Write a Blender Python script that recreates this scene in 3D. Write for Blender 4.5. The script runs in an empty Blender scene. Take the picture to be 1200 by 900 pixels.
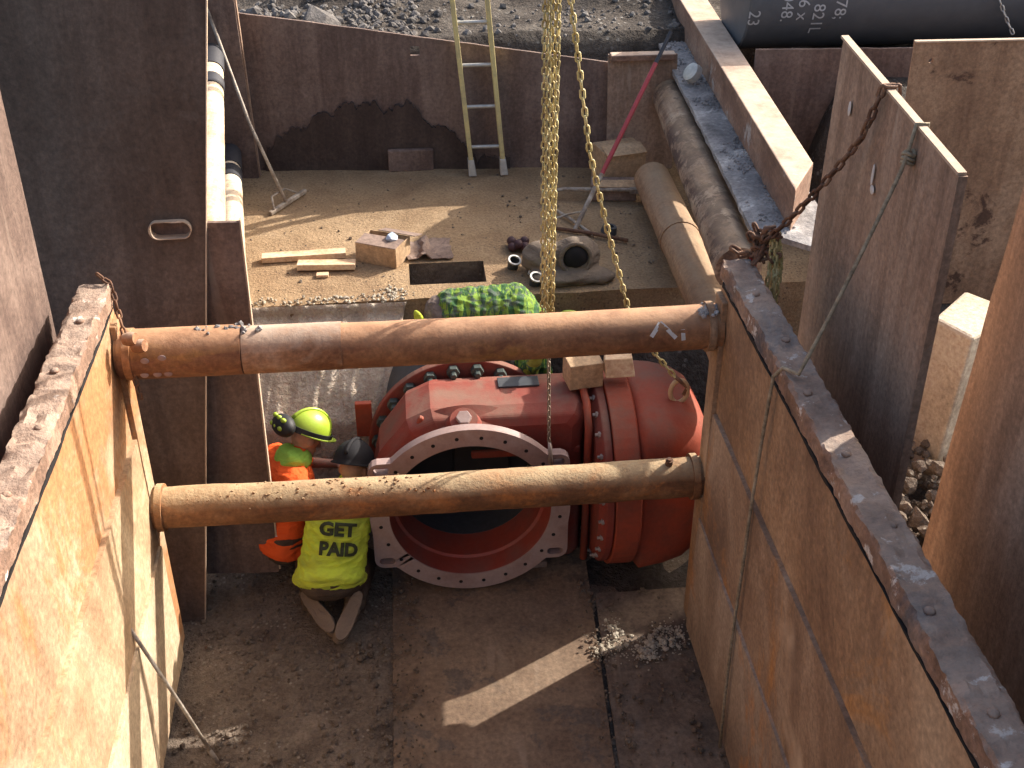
import bpy, bmesh, math, random
from mathutils import Vector, Matrix, noise
from mathutils.bvhtree import BVHTree
R = math.radians
SC = bpy.context.scene
COL = SC.collection
random.seed(7)

# ------------------------------------------------------------------ camera, sky, sun, exposure
cam = bpy.data.objects.new('camera', bpy.data.cameras.new('camera'))
COL.objects.link(cam)
cam.data.sensor_width = 36.0
cam.data.lens = 42.0
cam.data.clip_end = 500
cam.location = (0, 0, 4.9)
cam.rotation_euler = (R(90 - 32.5), 0, R(-5.5))
SC.camera = cam
SUN_EL, SUN_X, SUN_Y = R(31.5), 0.865, 0.502
w = bpy.data.worlds.new('World')
SC.world = w
w.use_nodes = True
sky = w.node_tree.nodes.new('ShaderNodeTexSky')
sky.sky_type = 'NISHITA'
sky.sun_disc = False
sky.dust_density = 5.0
sky.ozone_density = 0.3
sky.sun_elevation = SUN_EL
sky.sun_rotation = math.atan2(SUN_X, SUN_Y)
w.node_tree.links.new(sky.outputs[0], w.node_tree.nodes['Background'].inputs[0])
w.node_tree.nodes['Background'].inputs[1].default_value = 0.15
sun = bpy.data.objects.new('sun', bpy.data.lights.new('sun', 'SUN'))
COL.objects.link(sun)
sun.data.energy = 4.0
sun.data.angle = R(0.53)
sun.data.color = (1.0, 0.94, 0.86)
sdir = Vector((SUN_X * math.cos(SUN_EL), SUN_Y * math.cos(SUN_EL), math.sin(SUN_EL)))
sun.rotation_euler = sdir.to_track_quat('Z', 'Y').to_euler()
sun.location = (12, 6, 12)
SC.view_settings.view_transform = 'Standard'
SC.view_settings.look = 'None'
SC.view_settings.exposure = 1.05
SC.view_settings.gamma = 1.0
SC.cycles.max_bounces = 6
SC.cycles.diffuse_bounces = 4
SC.cycles.glossy_bounces = 2
SC.cycles.caustics_reflective = False
SC.cycles.caustics_refractive = False

# ------------------------------------------------------------------ materials
def ramp(nt, fac, stops):
    n = nt.nodes.new('ShaderNodeValToRGB')
    e = n.color_ramp.elements
    while len(e) < len(stops): e.new(0.5)
    for k, (p, c) in enumerate(stops):
        e[k].position = p
        e[k].color = (c[0], c[1], c[2], 1) if not isinstance(c, (int, float)) else (c, c, c, 1)
    nt.links.new(fac, n.inputs[0])
    return n.outputs[0]
def tex(nt, vec, scale, detail=6, rough=0.6, dist=0.0, stretch=None, off=0.0, rot=0.0):
    if rot:
        m0 = nt.nodes.new('ShaderNodeMapping'); m0.inputs['Rotation'].default_value = (rot, 0, 0)
        nt.links.new(vec, m0.inputs[0]); vec = m0.outputs[0]
    if stretch or off:
        m = nt.nodes.new('ShaderNodeMapping')
        m.inputs['Scale'].default_value = stretch or (1, 1, 1)
        m.inputs['Location'].default_value = (off, off * 1.7, off * 0.6)
        nt.links.new(vec, m.inputs[0]); vec = m.outputs[0]
    n = nt.nodes.new('ShaderNodeTexNoise')
    n.inputs['Scale'].default_value = scale
    n.inputs['Detail'].default_value = detail
    n.inputs['Roughness'].default_value = rough
    n.inputs['Distortion'].default_value = dist
    nt.links.new(vec, n.inputs['Vector'])
    return n.outputs[0]
def mix(nt, fac, a, b, mode='MIX'):
    n = nt.nodes.new('ShaderNodeMix'); n.data_type = 'RGBA'; n.blend_type = mode
    for s, v in ((n.inputs[0], fac), (n.inputs[6], a), (n.inputs[7], b)):
        if isinstance(v, (int, float)): s.default_value = v
        elif isinstance(v, tuple): s.default_value = (*v[:3], 1)
        else: nt.links.new(v, s)
    return n.outputs[2]
def mth(nt, op, a, b=0.0):
    n = nt.nodes.new('ShaderNodeMath'); n.operation = op
    for s, v in ((n.inputs[0], a), (n.inputs[1], b)):
        if isinstance(v, (int, float)): s.default_value = v
        else: nt.links.new(v, s)
    return n.outputs[0]
def base(name):
    m = bpy.data.materials.new(name); m.use_nodes = True
    nt = m.node_tree; b = nt.nodes['Principled BSDF']
    tc = nt.nodes.new('ShaderNodeTexCoord')
    return m, nt, b, tc.outputs['Object']
def bump(nt, b, h, strength, dist=0.01):
    n = nt.nodes.new('ShaderNodeBump'); n.inputs['Strength'].default_value = strength
    n.inputs['Distance'].default_value = dist
    nt.links.new(h, n.inputs['Height']); nt.links.new(n.outputs[0], b.inputs['Normal'])
def up_fac(nt, lo=0.35, hi=0.9):
    g = nt.nodes.new('ShaderNodeNewGeometry'); s = nt.nodes.new('ShaderNodeSeparateXYZ')
    nt.links.new(g.outputs['Normal'], s.inputs[0])
    r = nt.nodes.new('ShaderNodeMapRange'); r.inputs[1].default_value = lo; r.inputs[2].default_value = hi
    nt.links.new(s.outputs[2], r.inputs[0]); return r.outputs[0]
def rust(name, dark, mid, light, streak=(1, 1, 0.12), sc=1.6, s_amt=0.5, dust_lit=None, dust_lit_amt=0.0, scr=0.25, scr_col=None,
         orange=None, rough=0.75, spec=0.3, off=0.0, patch=None, patch_at=0.62, bmp=0.35, rot=0.0, s_sc=6.0, patch_sc=2.6, o_at=0.54):
    """weathered steel: large blotches, run-off streaks, scratches, fine pitting, dusty tops, some paled as if sunlit"""
    m, nt, b, co = base(name)
    n1 = tex(nt, co, sc, 6, 0.62, 0.4, off=off + 0.01)
    c = ramp(nt, n1, [(0.36, dark), (0.50, mid), (0.64, light)])
    n2 = tex(nt, co, s_sc, 6, 0.68, 0.7, streak, off + 3.1, rot)
    c2 = ramp(nt, n2, [(0.38, dark), (0.50, mid), (0.63, light)])
    c = mix(nt, s_amt, c, c2)
    if orange:
        n5 = tex(nt, co, 1.6, 7, 0.72, 0.8, tuple(0.2 + 0.8 * s for s in streak), off + 9.0, rot)
        c = mix(nt, ramp(nt, n5, [(o_at, 0.0), (o_at + 0.10, 0.85)]), c, orange)
    if patch:
        n6 = tex(nt, co, patch_sc, 7, 0.7, 0.2, off=off + 5.0)
        c = mix(nt, ramp(nt, n6, [(patch_at, 0.0), (patch_at + 0.05, 0.9)]), c, patch)
    n3 = tex(nt, co, 38, 4, 0.7, off=off + 1.0)
    c = mix(nt, 0.55, c, ramp(nt, n3, [(0.30, 0.22), (0.50, 0.5), (0.70, 0.80)]), 'OVERLAY')
    if scr:
        n4 = tex(nt, co, 9, 4, 0.55, 0.6, tuple(1.0 if s >= 1 else 0.10 for s in streak), off + 7.0, rot)
        n4b = tex(nt, co, 2.2, 3, 0.5, off=off + 2.0)
        f = mth(nt, 'MULTIPLY', ramp(nt, n4, [(0.62, 0.0), (0.70, 1.0)]), ramp(nt, n4b, [(0.45, 0.0), (0.6, 1.0)]))
        c = mix(nt, mth(nt, 'MULTIPLY', f, scr), c, scr_col or tuple(min(1, x * 1.8) for x in light))
    if dust_lit:
        nd = tex(nt, co, 6, 7, 0.7, off=off + 4.0)
        f = mth(nt, 'MULTIPLY', up_fac(nt), ramp(nt, nd, [(0.32, 0.35), (0.6, 1.0)]))
        c = mix(nt, mth(nt, 'MULTIPLY', f, dust_lit_amt), c, dust_lit)
    nt.links.new(c, b.inputs['Base Color'])
    b.inputs['Specular IOR Level'].default_value = spec
    nt.links.new(ramp(nt, n3, [(0.3, rough - 0.15), (0.7, min(1, rough + 0.15))]), b.inputs['Roughness'])
    h = mth(nt, 'ADD', mth(nt, 'ADD', n3, mth(nt, 'MULTIPLY', n1, 2.0)), mth(nt, 'MULTIPLY', n2, 1.2))
    bump(nt, b, h, bmp, 0.008)
    return m
def soil(name, dark, mid, light, sc=3.0, grain=60, bmp=0.9, fleck=None, rough=0.95, dist=0.02):
    m, nt, b, co = base(name)
    n1 = tex(nt, co, sc, 6, 0.68, 0.3); n2 = tex(nt, co, grain, 4, 0.75)
    c = ramp(nt, n1, [(0.3, dark), (0.5, mid), (0.72, light)])
    c = mix(nt, 0.6, c, ramp(nt, n2, [(0.3, 0.25), (0.5, 0.5), (0.72, 0.78)]), 'OVERLAY')
    if fleck:
        v = nt.nodes.new('ShaderNodeTexVoronoi'); v.inputs['Scale'].default_value = grain * 0.6
        nt.links.new(co, v.inputs['Vector'])
        n4 = tex(nt, co, sc * 1.3, 5, off=4.0)
        f = mth(nt, 'MULTIPLY', ramp(nt, v.outputs['Distance'], [(0.16, 1.0), (0.28, 0.0)]), ramp(nt, n4, [(0.48, 0.0), (0.6, 1.0)]))
        c = mix(nt, f, c, fleck)
    nt.links.new(c, b.inputs['Base Color'])
    b.inputs['Roughness'].default_value = rough; b.inputs['Specular IOR Level'].default_value = 0.15
    bump(nt, b, mth(nt, 'ADD', n2, mth(nt, 'MULTIPLY', tex(nt, co, sc * 4, 5, 0.7), 2.0)), bmp, dist)
    return m
def paint(name, col, dirt, amt=0.5, rough=0.45, sc=5, spec=0.4, grime_up=0.0, bmp=0.12):
    m, nt, b, co = base(name)
    n1 = tex(nt, co, sc, 8, 0.65, 0.3); n2 = tex(nt, co, sc * 9, 5, 0.7)
    c = mix(nt, mth(nt, 'MULTIPLY', ramp(nt, n1, [(0.42, 0.0), (0.72, 1.0)]), amt), col, dirt)
    c = mix(nt, 0.3, c, ramp(nt, n2, [(0.3, 0.35), (0.5, 0.5), (0.7, 0.65)]), 'OVERLAY')
    if grime_up:
        c = mix(nt, mth(nt, 'MULTIPLY', up_fac(nt), mth(nt, 'MULTIPLY', grime_up, ramp(nt, n1, [(0.35, 0.2), (0.6, 1.0)]))), c, (0.30, 0.22, 0.16))
    nt.links.new(c, b.inputs['Base Color'])
    nt.links.new(ramp(nt, n1, [(0.3, rough - 0.1), (0.7, min(1, rough + 0.25))]), b.inputs['Roughness'])
    b.inputs['Specular IOR Level'].default_value = spec
    bump(nt, b, n2, bmp, 0.004)
    return m
def cloth(name, col, col2, amt=0.4, sc=6, pattern=False):
    m, nt, b, co = base(name)
    n1 = tex(nt, co, sc, 5, 0.6, 0.8 if pattern else 0.2, (1, 1, 3.0) if not pattern else (5, 1, 1))
    n2 = tex(nt, co, 180, 3, 0.6)
    f = ramp(nt, n1, [(0.47, 0.0), (0.53, 1.0)]) if pattern else mth(nt, 'MULTIPLY', ramp(nt, n1, [(0.4, 0.0), (0.7, 1.0)]), amt)
    c = mix(nt, f, col, col2)
    if pattern:
        n5 = tex(nt, co, 22, 5, 0.6, 0.5, off=2.0)
        c = mix(nt, ramp(nt, n5, [(0.52, 0.0), (0.58, 0.8)]), c, (0.10, 0.12, 0.10))
    nt.links.new(c, b.inputs['Base Color'])
    b.inputs['Roughness'].default_value = 0.9; b.inputs['Specular IOR Level'].default_value = 0.15
    nw = tex(nt, co, 14, 4, 0.55, 1.0, (1, 1, 2.6))
    bump(nt, b, mth(nt, 'ADD', mth(nt, 'MULTIPLY', n2, 0.15), nw), 0.7, 0.018)
    return m
def plain(name, col, rough=0.6, metal=0.0, spec=0.4):
    m, nt, b, co = base(name)
    n = tex(nt, co, 25, 5, 0.65)
    c = mix(nt, 0.45, col, ramp(nt, n, [(0.3, 0.3), (0.5, 0.5), (0.7, 0.7)]), 'OVERLAY')
    nt.links.new(c, b.inputs['Base Color']); b.inputs['Roughness'].default_value = rough
    b.inputs['Metallic'].default_value = metal; b.inputs['Specular IOR Level'].default_value = spec
    return m
V3 = (1, 1, 0.12); H3 = (1, 0.10, 1); X3 = (0.45, 1, 1)
M = {}
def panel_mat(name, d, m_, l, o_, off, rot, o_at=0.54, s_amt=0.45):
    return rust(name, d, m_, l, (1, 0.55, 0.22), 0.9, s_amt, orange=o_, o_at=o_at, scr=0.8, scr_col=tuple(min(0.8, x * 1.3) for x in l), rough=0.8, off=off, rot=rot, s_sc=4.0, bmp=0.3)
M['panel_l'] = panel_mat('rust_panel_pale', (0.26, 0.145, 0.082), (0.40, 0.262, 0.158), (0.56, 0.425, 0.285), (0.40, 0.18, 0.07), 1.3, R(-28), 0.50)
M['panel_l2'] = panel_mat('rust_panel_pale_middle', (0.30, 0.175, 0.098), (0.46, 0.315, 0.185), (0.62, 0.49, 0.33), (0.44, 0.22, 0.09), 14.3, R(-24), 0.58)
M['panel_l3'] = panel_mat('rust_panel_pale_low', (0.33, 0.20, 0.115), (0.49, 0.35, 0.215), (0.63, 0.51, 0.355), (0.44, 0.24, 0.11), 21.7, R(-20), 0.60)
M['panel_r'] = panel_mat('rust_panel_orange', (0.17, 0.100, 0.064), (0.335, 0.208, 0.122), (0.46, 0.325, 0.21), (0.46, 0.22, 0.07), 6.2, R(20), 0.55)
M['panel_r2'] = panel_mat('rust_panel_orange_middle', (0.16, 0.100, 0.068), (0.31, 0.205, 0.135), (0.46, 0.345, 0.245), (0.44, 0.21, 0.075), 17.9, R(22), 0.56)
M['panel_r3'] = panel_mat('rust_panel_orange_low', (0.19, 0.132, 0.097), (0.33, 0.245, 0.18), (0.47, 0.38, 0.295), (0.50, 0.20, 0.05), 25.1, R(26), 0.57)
M['rail'] = rust('rail_caked', (0.12, 0.075, 0.055), (0.27, 0.165, 0.115), (0.40, 0.275, 0.20), (1, 0.6, 1), 3.2, 0.4,
                 dust_lit=(0.44, 0.37, 0.31), dust_lit_amt=0.45, orange=(0.085, 0.085, 0.095), o_at=0.56, patch=(0.62, 0.58, 0.54), patch_at=0.59, patch_sc=8.0, rough=0.9, off=2.2, bmp=1.0)
M['plate_dark'] = rust('plate_dark_brown', (0.082, 0.053, 0.038), (0.125, 0.084, 0.062), (0.18, 0.128, 0.097), V3, 1.0, 0.4,
                       scr=0.25, scr_col=(0.26, 0.19, 0.14), rough=0.7, off=3.0, patch=(0.12, 0.085, 0.065), patch_at=0.6)
M['plate_mid'] = rust('plate_rust_grey', (0.19, 0.122, 0.085), (0.30, 0.200, 0.142), (0.41, 0.295, 0.218), V3, 1.3, 0.6,
                      scr=0.4, scr_col=(0.45, 0.36, 0.28), rough=0.8, off=8.0)
M['plate_tan'] = rust('plate_rust_tan', (0.17, 0.098, 0.062), (0.31, 0.19, 0.115), (0.43, 0.285, 0.18), V3, 1.5, 0.35,
                      scr=0.25, rough=0.8, off=11.0, patch=(0.09, 0.05, 0.035), patch_at=0.60)
M['plate_rear'] = rust('plate_rust_rear', (0.095, 0.062, 0.052), (0.155, 0.105, 0.085), (0.23, 0.165, 0.135), V3, 1.6, 0.5,
                       scr=0.5, scr_col=(0.28, 0.22, 0.18), rough=0.8, off=13.0)
M['cut_edge_light'] = plain('highlit_cut_edge', (0.48, 0.36, 0.26), 0.75)  # white highlights along the plate edges are put into this pale colour
M['pipe_up'] = rust('pipe_rust_orange', (0.115, 0.050, 0.028), (0.225, 0.098, 0.048), (0.34, 0.175, 0.085), X3, 1.5, 0.5,
                    dust_lit=(0.56, 0.33, 0.19), dust_lit_amt=0.75, orange=(0.34, 0.175, 0.055), scr=0.3, rough=0.7, off=4.0)  # dusty tint on upward faces also carries the sunlit top strip
M['pipe_sleeve'] = rust('pipe_rust_greyed', (0.16, 0.070, 0.036), (0.33, 0.17, 0.09), (0.48, 0.34, 0.24), (0.5, 1, 1), 2.5, 0.5,
                        dust_lit=(0.48, 0.38, 0.30), dust_lit_amt=0.75, rough=0.8, off=5.0)
M['pipe_low'] = rust('pipe_mud_rust', (0.12, 0.055, 0.026), (0.23, 0.100, 0.042), (0.34, 0.18, 0.085), X3, 2.0, 0.5,
                     dust_lit=(0.46, 0.34, 0.20), dust_lit_amt=1.0, orange=(0.42, 0.15, 0.04), scr=0.2, rough=0.85, off=7.0, bmp=0.8)
M['pipe_far'] = rust('pipe_rust_far', (0.11, 0.065, 0.046), (0.26, 0.165, 0.11), (0.46, 0.35, 0.25), H3, 5.0, 0.5,
                     dust_lit=(0.46, 0.33, 0.20), dust_lit_amt=0.4, patch=(0.095, 0.058, 0.046), patch_at=0.50, patch_sc=5.0, rough=0.85, off=2.0)
M['pipe_tan'] = rust('pipe_rust_tan', (0.19, 0.098, 0.055), (0.32, 0.185, 0.105), (0.44, 0.285, 0.17), H3, 1.5, 0.5,
                     dust_lit=(0.45, 0.33, 0.21), dust_lit_amt=0.6, rough=0.85, off=3.0)
M['pipe_cream'] = rust('pipe_cream', (0.42, 0.27, 0.16), (0.62, 0.48, 0.33), (0.72, 0.62, 0.48), H3, 3.0, 0.5, orange=(0.50, 0.24, 0.10),
                       patch=(0.45, 0.38, 0.30), patch_at=0.6, rough=0.85, off=9.0)
M['band'] = plain('black_band', (0.035, 0.035, 0.042), 0.6)
M['beam'] = rust('beam_rust', (0.15, 0.085, 0.06), (0.27, 0.16, 0.11), (0.37, 0.25, 0.18), H3, 2.0, 0.4,
                 dust_lit=(0.62, 0.46, 0.34), dust_lit_amt=0.9, patch=(0.40, 0.36, 0.33), patch_at=0.6, rough=0.85, off=1.0)  # sunlit top put into the colour: upward faces paled, sides left brown
M['flange_grey'] = rust('gravelly_flange', (0.14, 0.130, 0.128), (0.26, 0.243, 0.235), (0.40, 0.375, 0.355), (1, 0.4, 1), 4.0, 0.4,
                        patch=(0.50, 0.47, 0.44), patch_at=0.56, rough=0.95, off=5.0, bmp=1.0)
M['deck'] = soil('ledge_sand', (0.235, 0.150, 0.086), (0.32, 0.218, 0.126), (0.39, 0.275, 0.166), 2.0, 55, 0.6, (0.15, 0.10, 0.07))
M['dirt'] = soil('pit_dirt', (0.11, 0.080, 0.060), (0.19, 0.145, 0.110), (0.28, 0.22, 0.165), 3.5, 45, 1.0, (0.34, 0.29, 0.23))
M['bank'] = soil('clay_bank', (0.47, 0.37, 0.275), (0.62, 0.50, 0.385), (0.73, 0.62, 0.50), 3.0, 40, 1.0, None)
M['ground'] = soil('site_ground', (0.050, 0.040, 0.033), (0.095, 0.080, 0.068), (0.17, 0.148, 0.125), 1.6, 26, 1.0, (0.30, 0.28, 0.25), dist=0.05)
M['stone'] = soil('pale_stone', (0.085, 0.078, 0.072), (0.145, 0.133, 0.125), (0.28, 0.26, 0.24), 1.5, 50, 0.6)
M['clod'] = soil('dry_clods', (0.34, 0.28, 0.21), (0.50, 0.43, 0.33), (0.62, 0.55, 0.44), 6, 60, 0.7)
M['floor_plate'] = rust('floor_plate', (0.13, 0.085, 0.057), (0.195, 0.130, 0.085), (0.27, 0.188, 0.125), (1, 0.5, 1), 1.8, 0.3,
                        scr=0.35, scr_col=(0.40, 0.31, 0.23), patch=(0.13, 0.10, 0.078), patch_at=0.55, rough=0.9, off=4.0, bmp=0.5)
M['floor_side'] = rust('floor_side_plate', (0.10, 0.072, 0.054), (0.185, 0.135, 0.098), (0.28, 0.21, 0.155), (1, 0.5, 1), 2.6, 0.4,
                       patch=(0.33, 0.28, 0.22), patch_at=0.63, rough=0.95, off=8.0, bmp=0.7)
M['block'] = soil('pale_block', (0.44, 0.35, 0.25), (0.56, 0.46, 0.34), (0.66, 0.56, 0.43), 2.0, 30, 0.4)
M['red'] = paint('red_primer', (0.245, 0.042, 0.028), (0.17, 0.070, 0.052), 1.0, 0.74, 4, 0.25, grime_up=0.40, bmp=0.45)
M['red_bounce'] = paint('red_primer_bounce', (0.35, 0.060, 0.028), (0.20, 0.065, 0.043), 1.0, 0.74, 4, 0.25, grime_up=0.35, bmp=0.45)  # brighter copy of the red primer, sun bounce put into the colour
M['red_in'] = paint('red_bore', (0.30, 0.055, 0.035), (0.16, 0.10, 0.085), 0.8, 0.5, 3)
M['flange_face'] = paint('machined_pink_face', (0.36, 0.265, 0.24), (0.27, 0.165, 0.14), 0.9, 0.6, 5, 0.35)
M['gate_grey'] = plain('gate_grey', (0.055, 0.058, 0.062), 0.55)
M['bolt'] = plain('zinc_bolt', (0.33, 0.27, 0.235), 0.5, 0.3)
M['nut_green'] = plain('dark_green_nut', (0.07, 0.085, 0.075), 0.5, 0.3)
M['black'] = plain('black_rubber', (0.018, 0.017, 0.018), 0.6)
M['hole'] = plain('dark_hole', (0.012, 0.010, 0.010), 0.9)
M['chain_y'] = rust('chain_zinc_yellow', (0.34, 0.26, 0.10), (0.52, 0.42, 0.18), (0.66, 0.56, 0.30), (1, 1, 1), 9, 0.3, scr=0, rough=0.5, spec=0.5, off=1.0)
M['chain_r'] = rust('chain_rust', (0.07, 0.035, 0.024), (0.15, 0.075, 0.045), (0.26, 0.15, 0.09), (1, 1, 1), 12, 0.3, scr=0, rough=0.75, off=2.0)
M['chain_s'] = plain('chain_steel', (0.26, 0.20, 0.15), 0.5, 0.4)
M['rope'] = rust('rope_fibre', (0.17, 0.135, 0.09), (0.29, 0.235, 0.16), (0.40, 0.33, 0.23), (1, 1, 1), 25, 0.4, scr=0, rough=0.95, off=3.0)
M['fibre_y'] = paint('ladder_yellow', (0.60, 0.50, 0.22), (0.34, 0.28, 0.17), 0.8, 0.5, 7)
M['alu'] = plain('ladder_rung', (0.50, 0.48, 0.44), 0.45, 0.5)
M['steel_bar'] = rust('bar_steel', (0.17, 0.13, 0.10), (0.34, 0.28, 0.22), (0.52, 0.46, 0.38), (1, 1, 1), 9, 0.3, scr=0, rough=0.5, off=1.0)
M['red_bar'] = paint('red_bar', (0.42, 0.055, 0.065), (0.25, 0.07, 0.06), 0.5, 0.45, 9)
M['wood'] = rust('lumber', (0.52, 0.33, 0.19), (0.66, 0.46, 0.29), (0.76, 0.58, 0.40), (0.15, 1, 1), 5, 0.7, scr=0, rough=0.85, off=1.0, bmp=0.15)
M['card'] = rust('cardboard', (0.36, 0.23, 0.13), (0.45, 0.30, 0.175), (0.52, 0.36, 0.22), (1, 1, 1), 3, 0.3, scr=0, rough=0.9, off=2.0, bmp=0.1)
M['card_d'] = rust('cardboard_damp', (0.16, 0.11, 0.09), (0.24, 0.17, 0.135), (0.32, 0.23, 0.18), (1, 1, 1), 4, 0.3, scr=0, rough=0.95, off=2.0, bmp=0.2)
M['bag'] = cloth('canvas_bag', (0.20, 0.155, 0.115), (0.12, 0.09, 0.07), 0.8)
M['cloth_w'] = cloth('white_rag', (0.62, 0.60, 0.58), (0.42, 0.40, 0.38), 0.5)
M['hiviz'] = cloth('hiviz_yellow', (0.62, 0.74, 0.065), (0.38, 0.43, 0.07), 0.9)
M['lime'] = cloth('lime_cotton', (0.36, 0.66, 0.10), (0.28, 0.50, 0.10), 0.5)
M['orange'] = cloth('hiviz_orange', (0.85, 0.12, 0.025), (0.70, 0.10, 0.03), 0.5)
M['refl'] = plain('reflective_tape', (0.62, 0.62, 0.60), 0.4)
M['camo'] = cloth('green_print', (0.045, 0.11, 0.040), (0.20, 0.31, 0.05), 0.5, 7, True)
M['trouser'] = cloth('brown_canvas', (0.075, 0.052, 0.038), (0.12, 0.088, 0.066), 0.8)
M['trouser_t'] = cloth('grey_brown_work_trousers', (0.15, 0.115, 0.10), (0.30, 0.23, 0.18), 0.8)
M['jean'] = cloth('dusty_jeans', (0.13, 0.15, 0.18), (0.20, 0.20, 0.20), 0.8)
M['boot'] = cloth('dusty_boot', (0.21, 0.155, 0.115), (0.15, 0.11, 0.085), 0.7)
M['skin'] = plain('skin', (0.42, 0.23, 0.16), 0.55)
M['hat_lime'] = paint('lime_helmet', (0.36, 0.50, 0.035), (0.26, 0.34, 0.06), 0.5, 0.35, 8, 0.5)
M['hat_black'] = paint('black_helmet', (0.016, 0.015, 0.017), (0.03, 0.028, 0.026), 0.5, 0.75, 8, 0.2)
M['ink'] = plain('black_ink', (0.045, 0.05, 0.025), 0.95)
M['chalk'] = plain('white_stencil', (0.42, 0.44, 0.46), 0.9)
M['chalk_w'] = plain('chalk_marks', (0.60, 0.56, 0.52), 0.9)
M['pipe_blue'] = paint('coated_pipe_blueblack', (0.080, 0.090, 0.105), (0.13, 0.13, 0.13), 0.8, 0.5, 1.2, 0.4)
M['strap'] = paint('red_strap', (0.50, 0.05, 0.05), (0.30, 0.05, 0.05), 0.5, 0.7, 9)
M['eye_tan'] = paint('tan_sling', (0.55, 0.37, 0.20), (0.40, 0.22, 0.12), 0.6, 0.7, 9)

# ------------------------------------------------------------------ mesh helpers
class MB:
    def __init__(s): s.v = []; s.f = []
    def add(s, vs, fs):
        o = len(s.v); s.v += [Vector(p) for p in vs]; s.f += [tuple(i + o for i in f) for f in fs]; return s
    def box(s, c, d, rot=None):
        m = rot or Matrix.Identity(3); c = Vector(c)
        vs = [c + m @ Vector((sx * d[0] / 2, sy * d[1] / 2, sz * d[2] / 2)) for sx in (-1, 1) for sy in (-1, 1) for sz in (-1, 1)]
        return s.add(vs, [(0, 1, 3, 2), (4, 6, 7, 5), (0, 4, 5, 1), (2, 3, 7, 6), (0, 2, 6, 4), (1, 5, 7, 3)])
    def hexa(s, p):   # 8 corners: bottom ring of four, top ring of four
        return s.add(p, [(3, 2, 1, 0), (4, 5, 6, 7), (0, 1, 5, 4), (1, 2, 6, 5), (2, 3, 7, 6), (3, 0, 4, 7)])
    def bar(s, a, b, wd, th, up=(0, 0, 1)):
        a, b = Vector(a), Vector(b); d = (b - a); L = d.length; d.normalize()
        x = d.cross(Vector(up)).normalized(); z = x.cross(d)
        return s.box((a + b) / 2, (wd, L, th), Matrix((x, d, z)).transposed())
    def tube(s, path, r, n=12, caps=True, closed=False):
        path = [Vector(p) for p in path]; k = len(path)
        rr = r if isinstance(r, (list, tuple)) else [r] * k
        vs, fs = [], []; prev = None
        for i, p in enumerate(path):
            if closed: t = path[(i + 1) % k] - path[i - 1]
            else: t = path[min(i + 1, k - 1)] - path[max(i - 1, 0)]
            t.normalize()
            if prev is None:
                a = Vector((0, 0, 1)) if abs(t.z) < 0.9 else Vector((1, 0, 0))
                x = t.cross(a).normalized()
            else: x = (prev - t * prev.dot(t)).normalized()
            prev = x; y = t.cross(x)
            for j in range(n):
                a = 2 * math.pi * j / n; vs.append(p + (x * math.cos(a) + y * math.sin(a)) * rr[i])
        for i in range(k if closed else k - 1):
            for j in range(n):
                i2 = (i + 1) % k
                fs.append((i * n + j, i * n + (j + 1) % n, i2 * n + (j + 1) % n, i2 * n + j))
        if caps and not closed:
            fs.append(tuple(range(n - 1, -1, -1))); fs.append(tuple((k - 1) * n + j for j in range(n)))
        return s.add(vs, fs)
    def loft(s, rings, caps=True):
        n = len(rings[0]); vs = [p for r in rings for p in r]; fs = []
        for i in range(len(rings) - 1):
            for j in range(n):
                fs.append((i * n + j, i * n + (j + 1) % n, (i + 1) * n + (j + 1) % n, (i + 1) * n + j))
        if caps:
            fs.append(tuple(range(n - 1, -1, -1))); fs.append(tuple((len(rings) - 1) * n + j for j in range(n)))
        return s.add(vs, fs)
    def lathe(s, prof, c, ax, n=48, u=None):   # prof: (distance along axis, radius)
        ax = Vector(ax).normalized(); a = Vector(u) if u else (Vector((0, 0, 1)) if abs(ax.z) < 0.9 else Vector((1, 0, 0)))
        x = ax.cross(a).normalized(); y = ax.cross(x); c = Vector(c)
        rings = [[c + ax * t + (x * math.cos(2 * math.pi * j / n) + y * math.sin(2 * math.pi * j / n)) * r for j in range(n)] for t, r in prof]
        return s.loft(rings)
    def ring(s, prof, c, ax, n=48):            # closed profile: no caps
        ax = Vector(ax).normalized(); a = Vector((0, 0, 1)) if abs(ax.z) < 0.9 else Vector((1, 0, 0))
        x = ax.cross(a).normalized(); y = ax.cross(x); c = Vector(c); k = len(prof)
        vs = [c + ax * t + (x * math.cos(2 * math.pi * j / n) + y * math.sin(2 * math.pi * j / n)) * r for t, r in prof for j in range(n)]
        fs = [(i * n + j, i * n + (j + 1) % n, ((i + 1) % k) * n + (j + 1) % n, ((i + 1) % k) * n + j) for i in range(k) for j in range(n)]
        return s.add(vs, fs)
    def ball(s, c, r, rot=None, nu=16, nv=10):
        r = r if isinstance(r, (list, tuple)) else (r, r, r); m = rot or Matrix.Identity(3); c = Vector(c)
        rings = []
        for i in range(1, nv):
            th = math.pi * i / nv
            rings.append([c + m @ Vector((r[0] * math.sin(th) * math.cos(2 * math.pi * j / nu), r[1] * math.sin(th) * math.sin(2 * math.pi * j / nu), r[2] * math.cos(th))) for j in range(nu)])
        return s.loft(rings)
    def limb(s, a, b, ra, rb, n=12, k=5):      # rounded tapering limb
        a, b = Vector(a), Vector(b); s.ball(a, ra, nu=n, nv=8); s.ball(b, rb, nu=n, nv=8)
        return s.tube([a.lerp(b, i / k) for i in range(k + 1)], [ra + (rb - ra) * i / k for i in range(k + 1)], n)
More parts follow.
